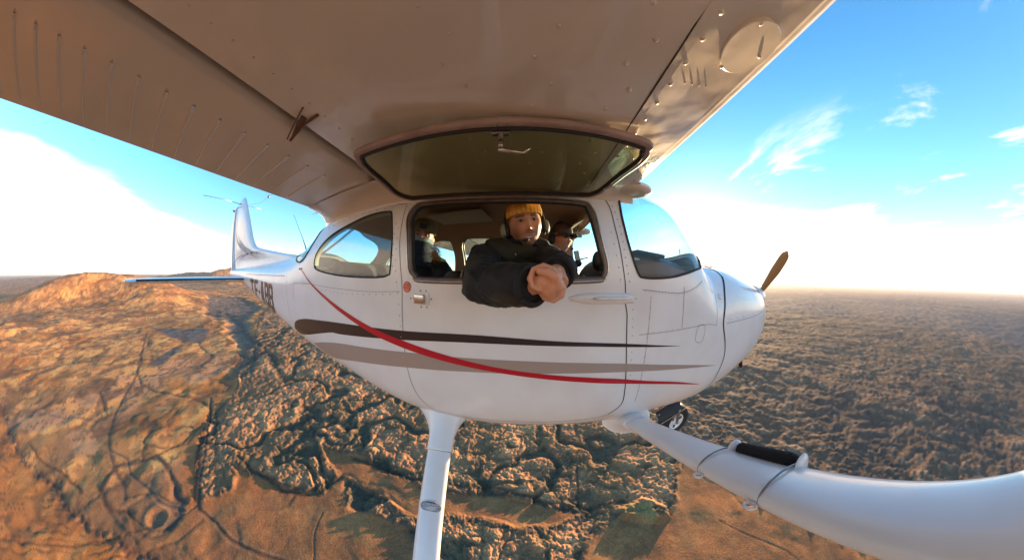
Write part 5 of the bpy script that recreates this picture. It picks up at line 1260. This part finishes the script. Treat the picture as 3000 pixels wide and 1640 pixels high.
jk.ball(neck+Vector((0, .06, -.015)), (.13, .08, .06), 20, 12); jk.ball(neck+Vector((.0, -.005, -.030)), (.120, .095, .055), 20, 12); jk.tube([neck+Vector((0, 0, -.02)), LS+Vector((-.02, .01, .02))], [.09, .085], 16); jk.tube([neck+Vector((0, 0, -.02)), RS+Vector((.02, .01, .02))], [.09, .09], 16)
jo = remesh(jk, 'jacket', .0075, cloth('black_jacket_cloth', (.007, .007, .008), (.026, .024, .012), 5.5, (.52, .57)), man, 3); folds(jo, .016, .07, 3)
col_m = mat('black_collar_cloth', (.010, .010, .011), .8, bump=[(60, .4, .004)])
co_ = MB(); co_.tube([neck+Vector((.092*math.sin(w), -.012-.080*math.cos(w), .010+.014*math.cos(2*w)+.012*math.cos(w)*-1)) for w in np.linspace(0, 2*math.pi, 34)], .017, 10, flat=1.4); co_.build('collar', col_m, man)
mb = MB(); mb.tube([neck+Vector((-.055, -.085, .005)), neck+Vector((-.048, -.098, -.03)), neck+Vector((-.040, -.104, -.062))], .0025, 6); mb.build('drawcord', mat('pale_cord', (.5, .5, .48), .6), man)
mb = MB()
for base_, dirv, rr_ in ((RWr.lerp(H1, .42), (H1-RE).normalized(), .050), (LWr+Vector((.006, .012, .002)), (H2-LE).normalized(), .044)):
    s1 = dirv.orthogonal().normalized(); s2 = dirv.cross(s1); mb.tube([base_+(s1*math.cos(w)+s2*math.sin(w))*rr_ for w in np.linspace(0, 2*math.pi, 28)], .0085, 8)
mb.build('cuffs', col_m, man)
knit_cap(H, mat('yellow_knit', (.78, .42, .075), .9, bump=[(160, .4, .002)]), man, .034, 26)
headset(H, 'pale green and black headset over the yellow knitted cap', mat('pale_green_cup', (.27, .27, .18), .45), True, -1)
# --- the pilot
pil = empty('person', (0, 0, 0)); tag(pil, 'pilot in dark peaked cap and sunglasses beyond the man in the yellow cap', 'person')
Hp = frame(Vector((-.815, .24, .375)), 30, 4, 3)
pb = MB(); add_head(pb, Hp); pn = Vector((-.86, .29, .26)); pb.tube([Hp @ Vector((0, .02, -.06)), pn, pn+Vector((0, 0, -.12))], [.056, .056, .07], 14); pb.tube([pn+Vector((0, 0, -.1)), pn+Vector((-.04, 0, -.6))], [.12, .14], 16, flat=.7, side=Vector((0, 1, 0)))
cap_limb(pb, [pn+Vector((-.02, -.19, -.10)), pn+Vector((.12, -.22, -.34)), pn+Vector((.30, -.16, -.28))], [.045, .036, .025]); cap_limb(pb, [pn+Vector((-.02, .19, -.10)), pn+Vector((.12, .16, -.34)), pn+Vector((.22, .02, -.25))], [.045, .036, .025])
for s_ in (0, 1):
    hc = pn+Vector((.33, -.15, -.27)) if s_ == 0 else pn+Vector((.24, .02, -.24)); pb.ball(hc, (.035, .028, .02), 10, 8)
    for k in range(4): pb.tube([hc+Vector((.02, -.02+.013*k, 0)), hc+Vector((.05, -.022+.014*k, -.005)), hc+Vector((.055, -.022+.014*k, -.03))], [.009, .008, .006], 8)
    pb.tube([hc+Vector((0, .02, 0)), hc+Vector((.03, .035, -.01))], [.01, .007], 8)
po = remesh(pb, 'body', .0048, SKIN, pil, 2); paint_skin(po, Hp.inverted(), (.68, .32, .22), .1, (.25, .2, .17))
jk = MB(); jk.tube([pn+Vector((0, 0, -.04)), pn+Vector((-.02, 0, -.14)), pn+Vector((-.03, 0, -.62))], [.10, .19, .17], 24, flat=.7, side=Vector((0, 1, 0)))
cap_limb(jk, [pn+Vector((-.02, -.16, -.12)), pn+Vector((.06, -.22, -.26)), pn+Vector((.12, -.22, -.34)), pn+Vector((.26, -.17, -.29))], [.085, .078, .07, .05]); cap_limb(jk, [pn+Vector((-.02, .16, -.12)), pn+Vector((.12, .17, -.34)), pn+Vector((.2, .05, -.27))], [.08, .066, .048])
pj = remesh(jk, 'jacket', .010, mat('dark_violet_jacket', (.035, .03, .055), .7, bump=[(40, .3, .005)]), pil, 3); folds(pj, .012, .08, 8)
capm = mat('dark_brown_cap', (.13, .075, .062), .8, bump=[(120, .2, .002)])
V = []; n = 48
for i in range(14):
    a = i/13*math.pi/2
    for j in range(n): w = 2*math.pi*j/n; V.append(Hp @ Vector(((.086*math.cos(a)**.55)*math.sin(w), -(.104*math.cos(a)**.55)*math.cos(w), .040+.090*math.sin(a))))
pc_ = mesh('peaked_cap', V, [(i*n+j, i*n+(j+1) % n, (i+1)*n+(j+1) % n, (i+1)*n+j) for i in range(13) for j in range(n)], capm, pil)
V = []
for dz in (0, -.006):
    for i in range(6):
        for j in range(17): w = R(-62+124*j/16); rr_ = i/5; V.append(Hp @ Vector(((.084+.010*rr_)*math.sin(w), -(.098+.075*rr_*math.cos(w)**.5)*math.cos(w), .046-.016*rr_-.020*math.sin(w)**2*rr_+dz)))
F = [(o_+i*17+j, o_+i*17+j+1, o_+(i+1)*17+j+1, o_+(i+1)*17+j) for o_ in (0, 102) for i in range(5) for j in range(16)]+[(85+j, 86+j, 188+j, 187+j) for j in range(16)]
mesh('cap_peak', V, F, capm, pc_)
gl_ = empty('sunglasses', (0, 0, 0)); tag(gl_, 'dark sunglasses worn by the pilot in the peaked cap', 'sunglasses')
for s in (-1, 1):
    MB().ball(Hp @ Vector((s*.031, -.094, .016)), (.024, .006, .018), 18, 10, Hp.to_3x3()).build('lens', mat('dark_lens', (.01, .01, .012), .08, coat=1), gl_)
    MB().tube([Hp @ Vector(p) for p in ((s*.054, -.090, .020), (s*.078, -.05, .018), (s*.082, .0, .012))], .003, 6).build('temple', M_['dash'], gl_)
MB().tube([Hp @ Vector((-.010, -.099, .020)), Hp @ Vector((.010, -.099, .020))], .003, 6).build('bridge', M_['dash'], gl_)
headset(Hp, 'black headset over the dark peaked cap of the pilot', M_['dash'], True, 1)
# --- the passenger in the back
rp_ = empty('person', (0, 0, 0)); tag(rp_, 'rear passenger in olive knitted cap with a blue scarf pulled over the nose', 'person')
Hr = frame(Vector((-1.835, -.09, .325)), 22, 6, 10); rn = Hr @ Vector((0, .035, -.125))
pb = MB(); add_head(pb, Hr); pb.tube([Hr @ Vector((0, .02, -.06)), rn, rn+Vector((0, .02, -.10))], [.056, .056, .07], 14); pb.tube([rn+Vector((0, 0, -.08)), rn+Vector((-.05, .05, -.52))], [.12, .14], 16, flat=.7, side=Vector((1, 0, 0)))
for s in (-1, 1):
    cap_limb(pb, [rn+Vector((s*.18, .03, -.12)), rn+Vector((s*.22, -.02, -.38)), rn+Vector((s*.10, -.22, -.44))], [.045, .036, .026]); hc = rn+Vector((s*.08, -.25, -.44)); pb.ball(hc, (.03, .035, .018), 10, 8)
    for k in range(4): pb.tube([hc+Vector((-.02+.013*k, -.02, 0)), hc+Vector((-.022+.014*k, -.055, -.004)), hc+Vector((-.022+.014*k, -.07, -.02))], [.009, .008, .006], 8)
ro = remesh(pb, 'body', .0048, SKIN, rp_, 2); paint_skin(ro, Hr.inverted(), (.44, .20, .15), 0, (.05, .03, .02)); eyes(Hr, rp_)
jk = MB(); jk.tube([rn+Vector((0, 0, -.05)), rn+Vector((-.01, .02, -.14)), rn+Vector((-.05, .05, -.52))], [.11, .20, .18], 24, flat=.75, side=Vector((1, 0, 0))); jk.ball(rn+Vector((.05, .05, -.06)), (.14, .10, .07), 16, 12)
for s in (-1, 1): cap_limb(jk, [rn+Vector((s*.16, .03, -.13)), rn+Vector((s*.21, -.01, -.36)), rn+Vector((s*.12, -.18, -.43))], [.085, .072, .05])
rj = remesh(jk, 'jacket', .010, mat('black_padded_jacket', (.009, .009, .011), .75, bump=[(30, .3, .006)]), rp_, 3); folds(rj, .012, .08, 15)
knit_cap(Hr, mat('olive_knit', (.20, .165, .075), .9, bump=[(160, .3, .002)]), rp_, .030, 30)
V = [Hr @ Vector((a, -.1105+.9*a*a*4, .055+b+.0)) for a in (-.024, -.008, .008, .024) for b in (0, .018, .034)]
mesh('cap_patch', V, [(i*3+j, i*3+j+1, (i+1)*3+j+1, (i+1)*3+j) for i in range(3) for j in range(2)], M_['dash'], rp_)
def scarf(z0, z1, r0, r1, m, name, top=False):
    V = []; n = 40; rows = 12
    for i in range(rows):
        t = i/(rows-1)
        for j in range(n):
            w = 2*math.pi*j/n; fr_ = (1+math.cos(w))/2; z = z0+(z1-z0)*t+(.0 if not top else 0)+fr_*.012; ex = 1+.05*math.sin(t*19+w*2)
            rx = (r0[0]+(r1[0]-r0[0])*t)*ex; ry = (r0[1]+(r1[1]-r0[1])*t)*ex; V.append(Hr @ Vector((rx*math.sin(w), .006-ry*math.cos(w)-.006*fr_, z)))
    return mesh(name, V, [(i*n+j, i*n+(j+1) % n, (i+1)*n+(j+1) % n, (i+1)*n+j) for i in range(rows-1) for j in range(n)], m, rp_)
scarf(-.012, -.040, (.083, .108), (.082, .112), mat('pale_blue_hem', (.24, .34, .37), .8), 'scarf_hem')
scarf(-.036, -.20, (.081, .111), (.125, .125), mat('navy_scarf', (.010, .020, .040), .85, bump=[(50, .4, .006)]), 'scarf')
# fur edge of the hood, blown back
mb = MB(); rg = random.Random(5); c0 = Hr @ Vector((.085, .0, -.13))
for k in range(900):
    a = rg.uniform(-.9, 1.3); q = Vector((rg.gauss(0, .022), rg.gauss(0, .03), rg.gauss(0, .055))); dv = Vector((rg.uniform(.35, 1.0), rg.uniform(-.4, .4), rg.uniform(-.75, .35))).normalized(); ln = rg.uniform(.03, .062)
    p = c0+q; sd = dv.orthogonal().normalized()*.0016; mb.add([p+sd, p-sd, p+dv*ln+Vector((0, 0, -.008))], [(0, 1, 2)])
fm = mat('brown_fur', (.34, .16, .035), .9); mb.build('hood_fur', fm, rp_, smooth=False, kind='stuff')
mb = MB()
for k in range(420):
    q = Vector((rg.gauss(.022, .015), rg.gauss(0, .03), rg.gauss(-.01, .055))); dv = Vector((rg.uniform(.5, 1.0), rg.uniform(-.4, .4), rg.uniform(-.7, .3))).normalized(); ln = rg.uniform(.035, .07)
    p = c0+q; sd = dv.orthogonal().normalized()*.0013; mb.add([p+sd, p-sd, p+dv*ln+Vector((0, 0, -.010))], [(0, 1, 2)])
mb.build('dark_fur_tips', mat('dark_fur', (.03, .028, .02), .9), rp_, smooth=False, kind='stuff')
# ------------------------------------------------------------------ the air
mb = MB().box((0, 0, (GZ-25+300)/2), (150000, 150000, 300-(GZ-25)))
hz = mb.build('haze', None, None, smooth=False, kind='stuff')
m = bpy.data.materials.new('pale_air'); m.use_nodes = True; t = m.node_tree; t.nodes.clear(); o = t.nodes.new('ShaderNodeOutputMaterial'); v = t.nodes.new('ShaderNodeVolumePrincipled')
v.inputs['Color'].default_value = (.96, .92, .92, 1); v.inputs['Density'].default_value = 2.0e-5; v.inputs['Anisotropy'].default_value = .35; t.links.new(v.outputs[0], o.inputs['Volume']); hz.data.materials.clear(); hz.data.materials.append(m)
